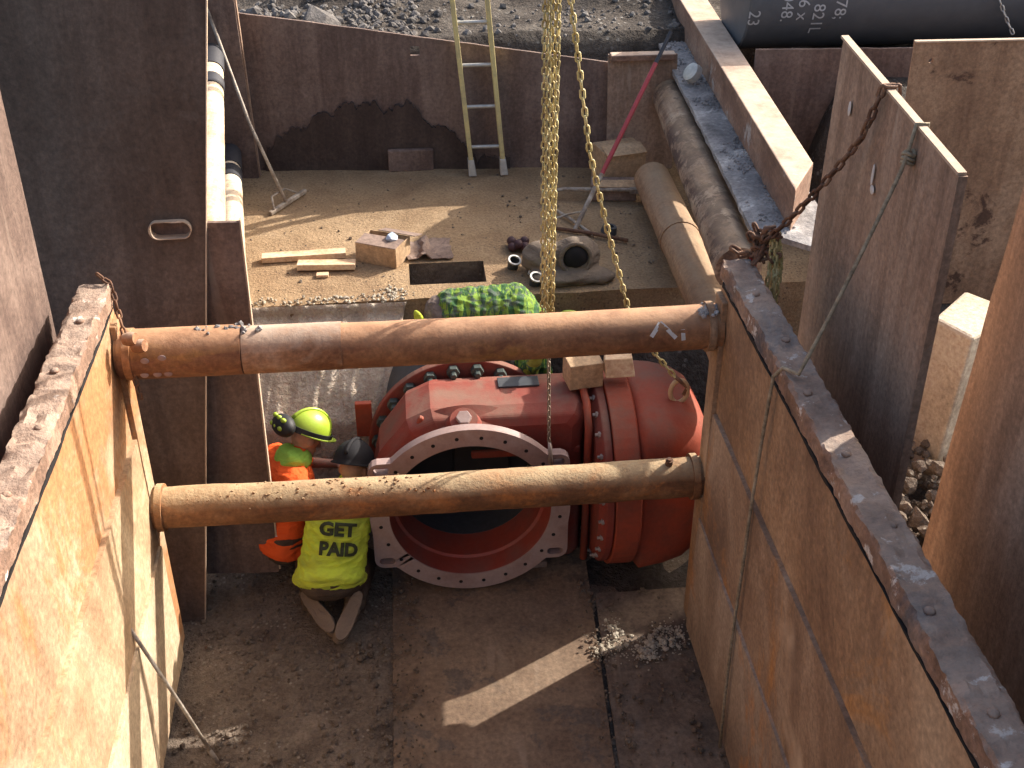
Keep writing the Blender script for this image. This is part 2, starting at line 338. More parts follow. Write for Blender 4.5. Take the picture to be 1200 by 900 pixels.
    def stone(s, c, r, seed=0, flat=0.75):
        rnd = random.Random(seed); q = Matrix.Rotation(rnd.random() * 6.28, 3, 'Z')
        ph = (1 + 5 ** 0.5) / 2
        pts = [(-1, ph, 0), (1, ph, 0), (-1, -ph, 0), (1, -ph, 0), (0, -1, ph), (0, 1, ph), (0, -1, -ph), (0, 1, -ph), (ph, 0, -1), (ph, 0, 1), (-ph, 0, -1), (-ph, 0, 1)]
        fs = [(0, 11, 5), (0, 5, 1), (0, 1, 7), (0, 7, 10), (0, 10, 11), (1, 5, 9), (5, 11, 4), (11, 10, 2), (10, 7, 6), (7, 1, 8), (3, 9, 4), (3, 4, 2), (3, 2, 6), (3, 6, 8), (3, 8, 9), (4, 9, 5), (2, 4, 11), (6, 2, 10), (8, 6, 7), (9, 8, 1)]
        return s.add([Vector(c) + q @ (Vector((p[0], p[1] * 0.8, p[2] * flat)).normalized() * r * rnd.uniform(0.65, 1.15)) for p in pts], fs)
    def box_bounds(s):
        return (Vector([min(v[k] for v in s.v) for k in range(3)]), Vector([max(v[k] for v in s.v) for k in range(3)]))

def root_of(o):
    while o.parent: o = o.parent
    return o
def link_mesh(name, me, parent, orig):
    o = bpy.data.objects.new(name, me); COL.objects.link(o)
    if parent: o.parent = parent
    else: o.location = orig
    return o
def obj(name, mb, mat, parent=None, smooth=False, bevel=0.0, label=None, cat=None, group=None, kind=None, auto=None, segs=2):
    if parent: orig = root_of(parent).location.copy()
    else:
        lo, hi = mb.box_bounds(); orig = Vector(((lo.x + hi.x) / 2, (lo.y + hi.y) / 2, lo.z))
    me = bpy.data.meshes.new(name)
    me.from_pydata([tuple(v - orig) for v in mb.v], [], mb.f)
    bm = bmesh.new(); bm.from_mesh(me); bmesh.ops.recalc_face_normals(bm, faces=bm.faces)
    if auto is not None:
        for e in bm.edges:
            e.smooth = not (len(e.link_faces) == 2 and e.calc_face_angle(0) > R(auto))
        smooth = True
    bm.to_mesh(me); bm.free()
    me.materials.append(M[mat] if isinstance(mat, str) else mat)
    if smooth: me.polygons.foreach_set('use_smooth', [True] * len(me.polygons))
    o = link_mesh(name, me, parent, orig)
    if bevel:
        b = o.modifiers.new('bevel', 'BEVEL'); b.width = bevel; b.segments = segs; b.limit_method = 'ANGLE'; b.angle_limit = R(40)
    tag(o, label, cat, group, kind)
    return o
def tag(o, label=None, cat=None, group=None, kind=None):
    for k, v in (('label', label), ('category', cat), ('group', group), ('kind', kind)):
        if v: o[k] = v
    return o
def thing(name, loc, label, cat, group=None):
    e = bpy.data.objects.new(name, None); COL.objects.link(e); e.location = loc; e.empty_display_size = 0.1
    return tag(e, label, cat, group)
def bake(o):   # apply the modifiers of an object to its mesh
    bpy.context.view_layer.update()
    dg = bpy.context.evaluated_depsgraph_get(); ev = o.evaluated_get(dg)
    me = bpy.data.meshes.new_from_object(ev); old = o.data; o.modifiers.clear(); o.data = me
    bpy.data.meshes.remove(old)
def cut(o, mb):
    c = obj('cutter', mb, 'hole'); m = o.modifiers.new('cut', 'BOOLEAN'); m.object = c; m.operation = 'DIFFERENCE'; m.solver = 'EXACT'
    bake(o); me = c.data; bpy.data.objects.remove(c); bpy.data.meshes.remove(me)
def blob(name, mb, mat, parent, voxel=0.012, it=6, wrinkle=0.0, wscale=0.08):
    o = obj(name, mb, mat, parent, smooth=True)
    r = o.modifiers.new('remesh', 'REMESH'); r.mode = 'VOXEL'; r.voxel_size = voxel; r.use_smooth_shade = True
    s = o.modifiers.new('smooth', 'SMOOTH'); s.iterations = it; s.factor = 0.5
    bake(o)
    if wrinkle:
        nv = len(o.data.vertices); co = [0.0] * nv * 3; no = [0.0] * nv * 3
        o.data.vertices.foreach_get('co', co); o.data.vertex_normals.foreach_get('vector', no)
        for k in range(0, nv * 3, 3):
            p = Vector((co[k] * 0.45, co[k + 1] * 0.6, co[k + 2] * 1.5)) / wscale
            a = noise.noise(p + noise.noise_vector(p * 0.5) * 0.8)
            d = wrinkle * ((0.35 - abs(a)) * 1.6 + 0.3 * noise.noise(p * 2.7))
            co[k] += no[k] * d; co[k + 1] += no[k + 1] * d; co[k + 2] += no[k + 2] * d
        o.data.vertices.foreach_set('co', co); o.data.update()
    o.data.polygons.foreach_set('use_smooth', [True] * len(o.data.polygons))
    return o
def fbm(p, o=4): return noise.fractal(Vector(p), 0.9, 2.1, o)
def plate(p0, pu, pv, th, nu=24, nv=24, wob=0.006, edge=0.004, seed=0.0):
    """steel sheet: corner p0, far corners along pu and pv, slightly buckled and with uneven torch-cut edges"""
    p0, pu, pv = Vector(p0), Vector(pu), Vector(pv); u, v = pu - p0, pv - p0
    n = u.cross(v).normalized(); un, vn = u.normalized(), v.normalized(); mb = MB(); vs = []
    for side in (0, 1):
        for i in range(nu + 1):
            for j in range(nv + 1):
                a, b = i / nu, j / nv; p = p0 + u * a + v * b
                p += n * (noise.noise(Vector((a * 1.8 + seed, b * 1.8, seed))) * wob + (th if side else 0))
                if i in (0, nu): p += un * noise.noise(Vector((seed, b * 14, i + 3.0))) * edge
                if j in (0, nv): p += vn * noise.noise(Vector((a * 14, seed, j + 5.0))) * edge
                vs.append(p)
    fs = []; W = nv + 1; O = (nu + 1) * W
    for i in range(nu):
        for j in range(nv):
            q = (i * W + j, (i + 1) * W + j, (i + 1) * W + j + 1, i * W + j + 1)
            fs.append(q[::-1]); fs.append(tuple(k + O for k in q))
    for i in range(nu):
        for j in (0, nv): a, b = i * W + j, (i + 1) * W + j; fs.append((a, b, b + O, a + O))
    for j in range(nv):
        for i in (0, nu): a, b = i * W + j, i * W + j + 1; fs.append((a, b, b + O, a + O))
    return mb.add(vs, fs)
def strip(mb, pts, wd, nrm, th=0.003):
    pts = [Vector(p) for p in pts]; nrm = Vector(nrm).normalized()
    for a, b in zip(pts, pts[1:]): mb.bar(a + nrm * th / 2, b + nrm * th / 2, wd, th, nrm)
    return mb
LINK = {}
def chain(mb, path, pitch, wire, wd, roll=0.0, n1=10, n2=5, jit=0.0):
    """interlocked oval links strung along a path"""
    path = [Vector(p) for p in path]; seg = [(b - a).length for a, b in zip(path, path[1:])]; L = sum(seg)
    k = max(2, int(L / pitch)); ll = pitch + wire * 2.2
    key = (pitch, wire, wd)
    if key not in LINK:
        loop = []
        for i in range(n1):
            a = 2 * math.pi * i / n1; st = (ll - wd) / 2
            loop.append(Vector((math.cos(a) * (wd / 2 - wire), 0, math.sin(a) * (wd / 2 - wire) + (st if math.sin(a) > 0 else -st))))
        t = MB().tube(loop, wire, n2, closed=True); LINK[key] = (t.v, t.f)
    vs, fs = LINK[key]; rnd = random.Random(len(mb.v))
    for i in range(k):
        d = (i + 0.5) * L / k; j = 0
        while j < len(seg) - 1 and d > seg[j]: d -= seg[j]; j += 1
        t = (path[j + 1] - path[j]).normalized(); c = path[j] + t * d
        q = t.to_track_quat('Z', 'X').to_matrix() @ Matrix.Rotation(roll + (i % 2) * math.pi / 2 + rnd.uniform(-jit, jit), 3, 'Z')
        mb.add([c + q @ v for v in vs], fs)
    return mb
def catenary(a, b, sag, n=14):
    a, b = Vector(a), Vector(b)
    return [a.lerp(b, i / n) - Vector((0, 0, sag * 4 * (i / n) * (1 - i / n))) for i in range(n + 1)]
def text_mesh(body, size, bold=0.0):
    cu = bpy.data.curves.new('lettering', 'FONT'); cu.body = body; cu.size = size; cu.offset = bold; cu.align_x = 'CENTER'; cu.resolution_u = 3
    o = bpy.data.objects.new('lettering', cu); COL.objects.link(o); bpy.context.view_layer.update()
    me = bpy.data.meshes.new_from_object(o.evaluated_get(bpy.context.evaluated_depsgraph_get()))
    vs = [v.co.copy() for v in me.vertices]; fs = [tuple(p.vertices) for p in me.polygons]
    bpy.data.objects.remove(o); bpy.data.curves.remove(cu); bpy.data.meshes.remove(me)
    return vs, fs

# ------------------------------------------------------------------ the setting: ground, pit floor, ledge, banks
def lines(a, b, step, fine_a, fine_b, fine):
    out = []; x = a
    while x < b:
        out.append(x); x += fine if fine_a <= x < fine_b else step * max(0.2, min(1, abs(x - (fine_a if x < fine_a else fine_b)) / 8 + 0.05))
    return out + [b]
def sstep(a, b, x):
    t = max(0, min(1, (x - a) / (b - a))); return t * t * (3 - 2 * t)
def ground_h(x, y):
    h = 2.12 + 0.10 * fbm((x * 0.35, y * 0.35, 1.0), 5)
    h += 0.45 * sstep(10.0, 13.0, y) + 0.5 * fbm((x * 0.5, y * 0.5, 7.0), 4) * sstep(9.4, 11.5, y)
    e = 0.10 * fbm((x * 1.3, y * 1.3, 4.0), 4)
    main = min(sstep(-2.75, -2.35, x + e), sstep(2.9, 2.55, x + e), sstep(6.9, 6.7, y), sstep(-6, -5, y))
    ledge = min(sstep(-1.95, -1.6, x + e), sstep(3.2, 2.9, x + e), sstep(9.62, 9.36, y), sstep(6.0, 6.4, y))
    side = min(sstep(2.0, 2.4, x), sstep(5.6, 5.0, x + e), sstep(7.4, 7.15, y), sstep(-1, 0, y))
    lo = h
    lo = lo + (0.95 - lo) * ledge
    lo = lo + (0.62 + 0.14 * fbm((x * 2, y * 2, 0), 4) - lo) * side
    lo = lo + (-0.03 - lo) * main
    return lo
gx = lines(-60, 60, 3.5, -3.6, 5.2, 0.09); gy = lines(-40, 90, 3.5, -0.5, 12.5, 0.09)
mb = MB(); W = len(gy)
mb.add([(x, y, ground_h(x, y)) for x in gx for y in gy],
       [(i * W + j, (i + 1) * W + j, (i + 1) * W + j + 1, i * W + j + 1) for i in range(len(gx) - 1) for j in range(W - 1)])
obj('ground', mb, 'ground', smooth=True, kind='structure')
# trodden dirt on the pit floor
mb = MB(); n1, n2 = 70, 110
mb.add([(-2.3 + 4.75 * i / n1, 1.0 + 5.85 * j / n2, 0.0 + 0.016 * fbm((i * 0.16, j * 0.16, 2.0), 5) - 0.03 * sstep(-0.35, -0.1, -2.3 + 4.75 * i / n1)) for i in range(n1 + 1) for j in range(n2 + 1)],
       [(i * (n2 + 1) + j, (i + 1) * (n2 + 1) + j, (i + 1) * (n2 + 1) + j + 1, i * (n2 + 1) + j + 1) for i in range(n1) for j in range(n2)])
obj('pit_floor', mb, 'dirt', smooth=True, kind='structure')
# raised ledge with a rectangular opening
HX0, HX1, HY0, HY1 = 0.0, 0.51, 7.06, 7.37
xs = sorted(set([-1.7 + 0.1 * i for i in range(48)] + [HX0, HX1])); xs = [x for x in xs if x in (HX0, HX1) or (abs(x - HX0) > 0.03 and abs(x - HX1) > 0.03)]
ys = sorted(set([6.86 + 0.08 * i for i in range(33)] + [HY0, HY1])); ys = [y for y in ys if y in (HY0, HY1) or (abs(y - HY0) > 0.02 and abs(y - HY1) > 0.02)]
def ledge_z(x, y):
    near = min(1, max(abs(x - 0.255) - 0.255, 0) * 4 + max(abs(y - 7.215) - 0.155, 0) * 4)
    return 1.2 + 0.012 * fbm((x * 1.5, y * 1.5, 0), 4) * near
mb = MB(); vid = {}
for i, x in enumerate(xs):
    for j, y in enumerate(ys):
        yy = y + (0.02 * noise.noise(Vector((x * 6, 0, 0))) if j == 0 else 0)
        vid[i, j] = len(mb.v); mb.v.append(Vector((x, yy, ledge_z(x, y))))
for i in range(len(xs) - 1):
    for j in range(len(ys) - 1):
        if HX0 - 1e-6 <= xs[i] < HX1 - 1e-6 and HY0 - 1e-6 <= ys[j] < HY1 - 1e-6: continue
        mb.f.append((vid[i, j], vid[i + 1, j], vid[i + 1, j + 1], vid[i, j + 1]))
for i in range(len(xs) - 1):   # front face down to the floor
    a, b = mb.v[vid[i, 0]], mb.v[vid[i + 1, 0]]
    o = len(mb.v); mb.v += [Vector((a.x, a.y + 0.04, -0.02)), Vector((b.x, b.y + 0.04, -0.02))]; mb.f.append((vid[i, 0], o, o + 1, vid[i + 1, 0]))
obj('ledge', mb, 'deck', kind='structure')
mb = MB()   # sides of the opening
for (a, b) in (((HX0, HY0), (HX1, HY0)), ((HX1, HY0), (HX1, HY1)), ((HX1, HY1), (HX0, HY1)), ((HX0, HY1), (HX0, HY0))):
    mb.add([(a[0], a[1], 1.2), (b[0], b[1], 1.2), (b[0], b[1], 0.96), (a[0], a[1], 0.96)], [(0, 1, 2, 3)])
mb.add([(HX0, HY0, 0.965), (HX1, HY0, 0.965), (HX1, HY1, 0.965), (HX0, HY1, 0.965)], [(0, 1, 2, 3)])
obj('ledge_opening', mb, 'dirt', kind='structure')
# clay bank raked by bucket teeth, left below the ledge
mb = MB(); n1, n2 = 90, 50; rows = []
for j in range(n2 + 1):
    t = j / n2
    for i in range(n1 + 1):
        s = i / n1
        top = Vector((-1.55 + 1.52 * s, 6.86 - 0.02 * s, 1.195)); bot = Vector((-1.75 + 1.36 * s, 6.10 + 0.18 * s, -0.03))
        mid_ = Vector((-1.65 + 1.44 * s, 6.27 + 0.10 * s, 0.60))   # gentler above, steep at the foot
        p = top.lerp(mid_, t / 0.6) if t < 0.6 else mid_.lerp(bot, (t - 0.6) / 0.4)
        g = 0.005 * math.sin(s * 58 + 4.0 * fbm((s * 4, t * 2, 0), 3)) + 0.022 * fbm((s * 22, t * 1.6, 3.0), 5) + 0.020 * fbm((s * 5, t * 4.0, 9.0), 4) - 0.03 * max(0, 0.06 - t) / 0.06 * noise.noise(Vector((s * 30, 0, 0)))
        if t < 0.10: g -= 0.045 * sstep(0.02, 0.05, t) * sstep(0.10, 0.07, t)
        rows.append(p + Vector((0.1, -0.85, 0.5)) * g * (1 if 0 < j else 0.3))
mb.add(rows, [(j * (n1 + 1) + i, j * (n1 + 1) + i + 1, (j + 1) * (n1 + 1) + i + 1, (j + 1) * (n1 + 1) + i) for j in range(n2) for i in range(n1)])
o = len(mb.v)   # right flank back to the ledge
for j in range(n2 + 1):
    p = rows[j * (n1 + 1) + n1]; mb.v.append(Vector((p.x + 0.02, 6.93, p.z)))
for j in range(n2): mb.f.append((j * (n1 + 1) + n1, o + j, o + j + 1, (j + 1) * (n1 + 1) + n1))
obj('soil_bank', mb, 'bank', smooth=True, kind='structure')
# crumbs along the lip of the bank, stones on the pit floor, gravel behind the rear sheet
def scatter(name, mat, spots, label):
    mb = MB()
    for k, (x, y, z, r) in enumerate(spots): mb.stone((x, y, z), r, k * 13 + len(name), 0.7)
    return obj(name, mb, mat, label=label, cat=name.replace('_', ' '), kind='stuff')
rnd = random.Random(3)
sp = [(rnd.uniform(-1.35, -0.05), rnd.gauss(6.90, 0.03), 1.205, rnd.uniform(0.004, 0.014)) for _ in range(170)]
sp += [(rnd.gauss(-0.10, 0.06), rnd.gauss(6.97, 0.05), 1.205, rnd.uniform(0.005, 0.016)) for _ in range(60)]
scatter('soil_crumbs', 'clod', sp, 'pale soil crumbs along the broken lip of the ledge')
sp = []
while len(sp) < 900:
    x, y = rnd.uniform(-1.38, -0.22), rnd.uniform(3.9, 6.2)
    sp.append((x, y, 0.006 + 0.016 * 0, abs(rnd.gauss(0, 0.008)) + 0.004))
for _ in range(500): sp.append((rnd.gauss(-0.16, 0.09), rnd.uniform(3.9, 5.5), 0.024, abs(rnd.gauss(0, 0.005)) + 0.002))
for _ in range(260): sp.append((rnd.gauss(0.95, 0.06), rnd.uniform(3.9, 5.4), 0.022, abs(rnd.gauss(0, 0.005)) + 0.002))
for _ in range(160): sp.append((rnd.uniform(1.0, 1.5), rnd.uniform(3.9, 5.3), 0.012, abs(rnd.gauss(0, 0.008)) + 0.003))
scatter('gravel', 'dirt', sp, 'small loose gravel trodden into the pit floor')
sp = []
for cx, cy, sx, sy, kk in ((1.00, 4.80, 0.035, 0.03, 26), (1.07, 4.93, 0.02, 0.05, 16), (1.22, 4.77, 0.035, 0.03, 26), (1.30, 4.83, 0.06, 0.03, 30), (1.38, 4.90, 0.04, 0.03, 18)):
    for _ in range(kk): sp.append((rnd.gauss(cx, sx), rnd.gauss(cy, sy), 0.02, rnd.uniform(0.006, 0.020)))
    for _ in range(kk * 7): sp.append((rnd.gauss(cx, sx * 1.3), rnd.gauss(cy, sy * 1.4), 0.012, rnd.uniform(0.002, 0.008)))
scatter('soil_clods', 'clod', sp, 'pale dry soil clods on the floor beside the right trench panel')
sp = []
for cx, cy, sx, sy, kk, rr in ((-1.0, 10.0, 0.22, 0.3, 260, 0.018), (-0.2, 10.2, 0.30, 0.40, 420, 0.018), (0.9, 10.2, 0.8, 0.5, 60, 0.022), (1.6, 10.0, 0.4, 0.4, 110, 0.014)):
    for _ in range(kk):
        x = rnd.gauss(cx, sx); y = max(9.5, rnd.gauss(cy, sy)); sp.append((x, y, ground_h(x, y) + 0.004, abs(rnd.gauss(0, rr)) + 0.008))
scatter('crushed_stone', 'stone', sp, 'grey crushed stone heaped behind the rear rusty sheet')
mb = MB(); mb.stone((-0.60, 9.75, 2.18), 0.17, 5, 0.6)
obj('boulder', mb, 'stone', bevel=0.02, label='pale rounded boulder just behind the rear rusty sheet', cat='boulder')

sp = []
for _ in range(190):
    x, y = rnd.uniform(-1.3, 1.7), rnd.uniform(6.95, 8.9)
    if -0.04 < x < 0.55 and 7.02 < y < 7.41: continue
    sp.append((x, y, 1.202, abs(rnd.gauss(0, 0.006)) + 0.003))
scatter('ledge_grit', 'dirt', sp, 'dark grit and small pebbles strewn over the sandy ledge')

# ------------------------------------------------------------------ trench box: two panels and two spreader pipes
tb = thing('trench_box', (0.06, 3.5, 0), 'rusty steel trench box with two side panels and two spreader pipes', 'trench box')
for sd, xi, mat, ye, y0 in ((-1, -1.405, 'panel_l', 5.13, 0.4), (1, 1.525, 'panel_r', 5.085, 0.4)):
    zt = 2.2
    # inner skin with low relief, outer skin, far end
    nu, nv = 90, 40; mbp = MB(); vs = []
    for layer in (0, 1):
        for i in range(nu + 1):
            for j in range(nv + 1):
                y = y0 + (ye - y0) * i / nu; z = 0.0 + zt * j / nv
                d = 0.008 * fbm((y * 1.2, z * 1.2, sd * 3.0), 3)
                if layer == 0: d *= 0.5
                x = xi - sd * d if layer == 0 else xi + sd * 0.13
                if i == nu: y += 0.012 * noise.noise(Vector((z * 7, sd, 0))) - 0.05 * sstep(0.5, 0.0, z)
                vs.append((x, y, z))
    Wd = nv + 1; O = (nu + 1) * Wd; fs = []
    for i in range(nu):
        for j in range(nv):
            q = (i * Wd + j, (i + 1) * Wd + j, (i + 1) * Wd + j + 1, i * Wd + j + 1); fs += [q, tuple(k + O for k in q[::-1])]
        for j in (0, nv): a, b = i * Wd + j, (i + 1) * Wd + j; fs.append((a, b, b + O, a + O))
    for j in range(nv):
        for i in (0, nu): a, b = i * Wd + j, i * Wd + j + 1; fs.append((a, b, b + O, a + O))
    mbp.add(vs, fs)
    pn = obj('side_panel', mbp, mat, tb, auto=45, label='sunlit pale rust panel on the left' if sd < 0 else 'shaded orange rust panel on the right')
    for (za, zb, pd, tilt), ms in zip(((0.03, 0.82, 0.040, -0.05), (0.74, 1.50, 0.024, 0.03)), ('3', '2')):   # overlapping rub sheets
        ms = mat + ms; nu2, nv2 = 90, 16; vs2 = []
        for layer in (0, 1):
            for i in range(nu2 + 1):
                for j in range(nv2 + 1):
                    y = y0 + (ye - 0.15 - y0) * i / nu2; e1 = 0.006 * noise.noise(Vector((y * 3, sd, za))); z = za + (zb + tilt * (1 - i / nu2) - za) * j / nv2 + (e1 if j == nv2 else 0)
                    x = xi - sd * (pd + 0.006 * fbm((y * 1.1, z * 1.3, za * 5 + sd), 3)) if layer == 0 else xi + sd * 0.02
                    if i == nu2: y += 0.006 * noise.noise(Vector((z * 9, sd, za)))
                    vs2.append((x, y, z))
        W2 = nv2 + 1; O2 = (nu2 + 1) * W2; f2 = []
        for i in range(nu2):
            for j in range(nv2):
                q = (i * W2 + j, (i + 1) * W2 + j, (i + 1) * W2 + j + 1, i * W2 + j + 1); f2 += [q, tuple(k + O2 for k in q[::-1])]
            for j in (0, nv2): a, b = i * W2 + j, (i + 1) * W2 + j; f2.append((a, b, b + O2, a + O2))
        for j in range(nv2):
            for i in (0, nu2): a, b = i * W2 + j, i * W2 + j + 1; f2.append((a, b, b + O2, a + O2))
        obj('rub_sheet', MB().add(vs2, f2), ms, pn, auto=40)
    # top rail caked with mud
    mbr = MB(); n = 420; rings = []
    for i in range(n + 1):
        y = y0 + (ye + 0.01 - y0) * i / n
        pr = [(-0.010, 0.0), (-0.011, 0.050), (-0.010, 0.080), (-0.002, 0.088), (0.03, 0.088), (0.07, 0.090), (0.11, 0.088), (0.134, 0.083), (0.144, 0.070), (0.142, 0.0)]
        rings.append([Vector((xi + sd * (a + 0.009 * fbm((y * 11, k * 0.7, sd), 6)), y, zt + b + (0.016 * fbm((y * 12, k * 0.9, sd * 2), 6) if b > 0.06 else -0.002))) for k, (a, b) in enumerate(pr)])
    mbr.loft(rings); obj('top_rail', mbr, 'rail', pn, auto=32)
    for k in range(9):
        mbb = MB(); mbb.ball((xi + sd * (0.06 + 0.02 * math.sin(k * 2.1)), ye - 0.35 - 0.42 * k, zt + 0.090), (0.020, 0.020, 0.012), nu=10, nv=6); obj('bolt_head', mbb, 'rail', pn, smooth=True)
    mbg = MB(); rg = []   # torn open seam below the rail
    for i in range(181):
        y = y0 + (ye - 0.05 - y0) * i / 180; wv = 0.010 * max(0.15, 0.8 + 1.6 * fbm((y * 2.3, sd, 8), 4)); zc = zt - 0.012 + 0.006 * fbm((y * 5, sd, 1), 4)
        xx = xi - sd * 0.0135
        rg.append([Vector((xx, y, zc - wv)), Vector((xx, y, zc + wv)), Vector((xx + sd * 0.03, y, zc + wv)), Vector((xx + sd * 0.03, y, zc - wv))])
    mbg.loft(rg); obj('open_seam', mbg, 'hole', pn)
    # vertical edge post and pipe sockets at the far end
    mbe = MB(); mbe.box((xi - sd * 0.012, ye - 0.07, 1.08), (0.03, 0.13, 2.1)); obj('edge_post', mbe, mat, pn, bevel=0.004)
    for z in (1.955, 1.025):
        mbs = MB(); mbs.ring([(0, 0.100), (0.035, 0.100), (0.035, 0.126), (0, 0.126)], (xi - sd * 0.045, 5.04, z), (-sd, 0, 0), 32); obj('pipe_socket', mbs, 'pipe_low' if z < 1.5 else mat, pn, auto=40)
def spreader(z, mat, r, parent, dents):
    mb = MB(); k = 60; rings = []
    for i in range(k + 1):
        x = -1.40 + 2.92 * i / k; c = Vector((x, 5.04, z - 0.012 * math.sin(math.pi * i / k)))
        rings.append([c + Vector((0, math.cos(2 * math.pi * j / 36), math.sin(2 * math.pi * j / 36))) * (r + dents * fbm((x * 4, math.cos(2 * math.pi * j / 36) * 1.2, math.sin(2 * math.pi * j / 36) * 1.2 + z), 4)) for j in range(36)])
    return obj('spreader_pipe', mb.loft(rings), mat, parent, auto=50)
s1 = spreader(1.955, 'pipe_up', 0.112, tb, 0.0015)
s2 = spreader(1.025, 'pipe_low', 0.108, tb, 0.004)
tag(s1, 'upper spreader pipe with chalk strokes'); tag(s2, 'lower spreader pipe caked with dry mud')
mb = MB(); mb.ring([(0, 0.112), (0.47, 0.112), (0.47, 0.117), (0, 0.117)], (-0.81, 5.04, 1.947), (1, 0, 0), 40); obj('sleeve', mb, 'pipe_sleeve', s1, auto=40)
mb = MB(); mb.ring([(0, 0.110), (0.57, 0.110), (0.57, 0.122), (0, 0.122)], (-1.385, 5.04, 1.953), (1, 0, 0), 40); obj('sleeve', mb, 'pipe_up', s1, auto=40)
mb = MB()
for k in range(26): mb.stone((-1.03 + 0.33 * rnd.random() * 1.0, 5.04 + rnd.gauss(0, 0.02), 2.070), rnd.uniform(0.008, 0.020), k)
obj('mud_crust', mb, 'flange_grey', s1, kind='stuff')
mb = MB()
for k in range(34): mb.stone((1.40 + rnd.random() * 0.10, 5.02 + rnd.gauss(0, 0.03), 2.062), rnd.uniform(0.008, 0.018), k + 50)
obj('mud_crust', mb, 'flange_grey', s1, kind='stuff')
mb = MB()
def on_pipe(x, a, z, r): return Vector((x, 5.04 - math.cos(a) * r, z + math.sin(a) * r))
for (xa, aa), (xb, ab) in (((1.155, R(15)), (1.20, R(48))), ((1.20, R(50)), (1.275, R(10))), ((1.315, R(2)), (1.305, R(55)))):
    pts = [on_pipe(xa + (xb - xa) * t / 4, aa + (ab - aa) * t / 4, 1.945, 0.114) for t in range(5)]
    for a, b in zip(pts, pts[1:]): mb.bar(a, b + (b - a) * 0.1, 0.020 if xa > 1 else 0.010, 0.004, Vector((0, -1, 0.5)))
obj('chalk_mark', mb, 'chalk_w', s1)
for x, z in ((-1.255, 0.03), (-1.175, 0.04), (-1.27, -0.05), (-1.21, -0.05), (-1.16, -0.05)):
    mb = MB(); mb.ball((x, 5.04 - math.sqrt(0.122 ** 2 - z * z) - 0.001, 1.953 + z), (0.020, 0.004, 0.016)); obj('weld_spot', mb, 'flange_face', s1, smooth=True)
mb = MB()
for k in range(90):
    a = rnd.gauss(R(80), 0.35); x = rnd.uniform(-1.3, 0.1); mb.stone(on_pipe(x, a, 1.016, 0.108), rnd.uniform(0.004, 0.010), k)
obj('mud_crust', mb, 'pipe_low', s2, kind='stuff')
mb = MB(); mb.lathe([(0, 0.020), (0.04, 0.020), (0.04, 0.012), (0.05, 0.012)], (1.32, 5.02, 1.125), (0, -0.2, 1), 10); obj('pin', mb, 'chain_r', s2)

# ------------------------------------------------------------------ standing steel plates
PG = 'steel plates standing around the pit'
p = plate((-3.4, 5.30, -0.02), (-1.29, 5.30, -0.02), (-2.84, 5.95, 4.6), 0.025, 30, 50, 0.012, 0.004, 2.0)
o = obj('shoring_plate', p, 'plate_dark', auto=40, label='large dark brown steel plate with an oblong slot behind the left trench panel', cat='steel plate', group=PG)
mb = MB(); c = Vector((-1.18, 5.62, 2.34)); q = []
for k in range(24):
    a = 2 * math.pi * k / 24; q.append((0.062 * (1 if math.cos(a) > 0 else -1) * 0.9 + 0.045 * math.cos(a), 0.045 * math.sin(a)))
mb.loft([[c + Vector((x, -0.12, z)) for x, z in q], [c + Vector((x, 0.16, z)) for x, z in q]]); cut(o, mb)
mb = MB(); c2 = c + Vector((0, 0.012, 0))
outer = [Vector((x * 1.05, -0.040, z * 1.09)) + c for x, z in q]; inner = [Vector((x, -0.040, z)) + c for x, z in q]
deep = [Vector((x * 0.98, 0.012, z * 0.98)) + c for x, z in q]; front = [v + Vector((0, 0.03, 0)) for v in outer]
for i in range(24):
    j = (i + 1) % 24; n = len(mb.v); mb.v += [outer[i], outer[j], inner[j], inner[i], deep[j], deep[i], front[i], front[j]]
    mb.f += [(n, n + 1, n + 2, n + 3), (n + 3, n + 2, n + 4, n + 5), (n, n + 6, n + 7, n + 1)]
obj('slot_rim', mb, 'cut_edge_light', o)
mb = MB(); mb.bar((-1.2865, 5.287, 0.0), (-0.7345, 5.931, 4.58), 0.006, 0.030, (0, 1, 0)); obj('plate_edge', mb, 'cut_edge_light', o)
p = plate((-1.75, 5.60, 0.12), (-0.87, 5.57, 0.10), (-1.72, 5.68, 2.37), 0.025, 16, 30, 0.008, 0.006, 5.0)
o = obj('shoring_plate', p, 'plate_rear', auto=40, label='narrow brown steel plate behind the large dark plate, its right edge bright', cat='steel plate', group=PG)
mb = MB(); mb.bar((-0.863, 5.568, 0.12), (-0.838, 5.648, 2.36), 0.010, 0.040, (0, 1, 0)); obj('plate_edge', mb, 'cut_edge_light', o)
p = plate((-1.735, 0.3, 0.0), (-1.715, 5.10, 0.0), (-1.72, 0.3, 4.1), 0.025, 40, 30, 0.014, 0.006, 9.0)
o = obj('shoring_plate', p, 'plate_rear', auto=40, label='steel plate cut by the left picture edge, beyond the left panel', cat='steel plate', group=PG)
p = plate((2.02, 3.86, 0.2), (2.05, 5.38, 0.2), (1.99, 3.86, 3.22), 0.025, 24, 36, 0.012, 0.004, 12.0)
o = obj('shoring_plate', p, 'plate_mid', auto=40, label='tall grey brown steel plate with chain and rope tied over its slanting top', cat='steel plate', group=PG)
for v in o.data.vertices:   # the far top corner stands a little higher
    wz = v.co.z / 3.02; wy = (v.co.y + o.location.y - 3.86) / 1.5; v.co.z += 0.09 * max(0, wy) * wz; v.co.y -= 0.13 * max(0, wy) * wz
mb = MB(); mb.bar((2.00, 3.86, 3.227), (2.022, 5.25, 3.317), 0.034, 0.012, (0, 0, 1)); obj('plate_edge', mb, 'cut_edge_light', o)
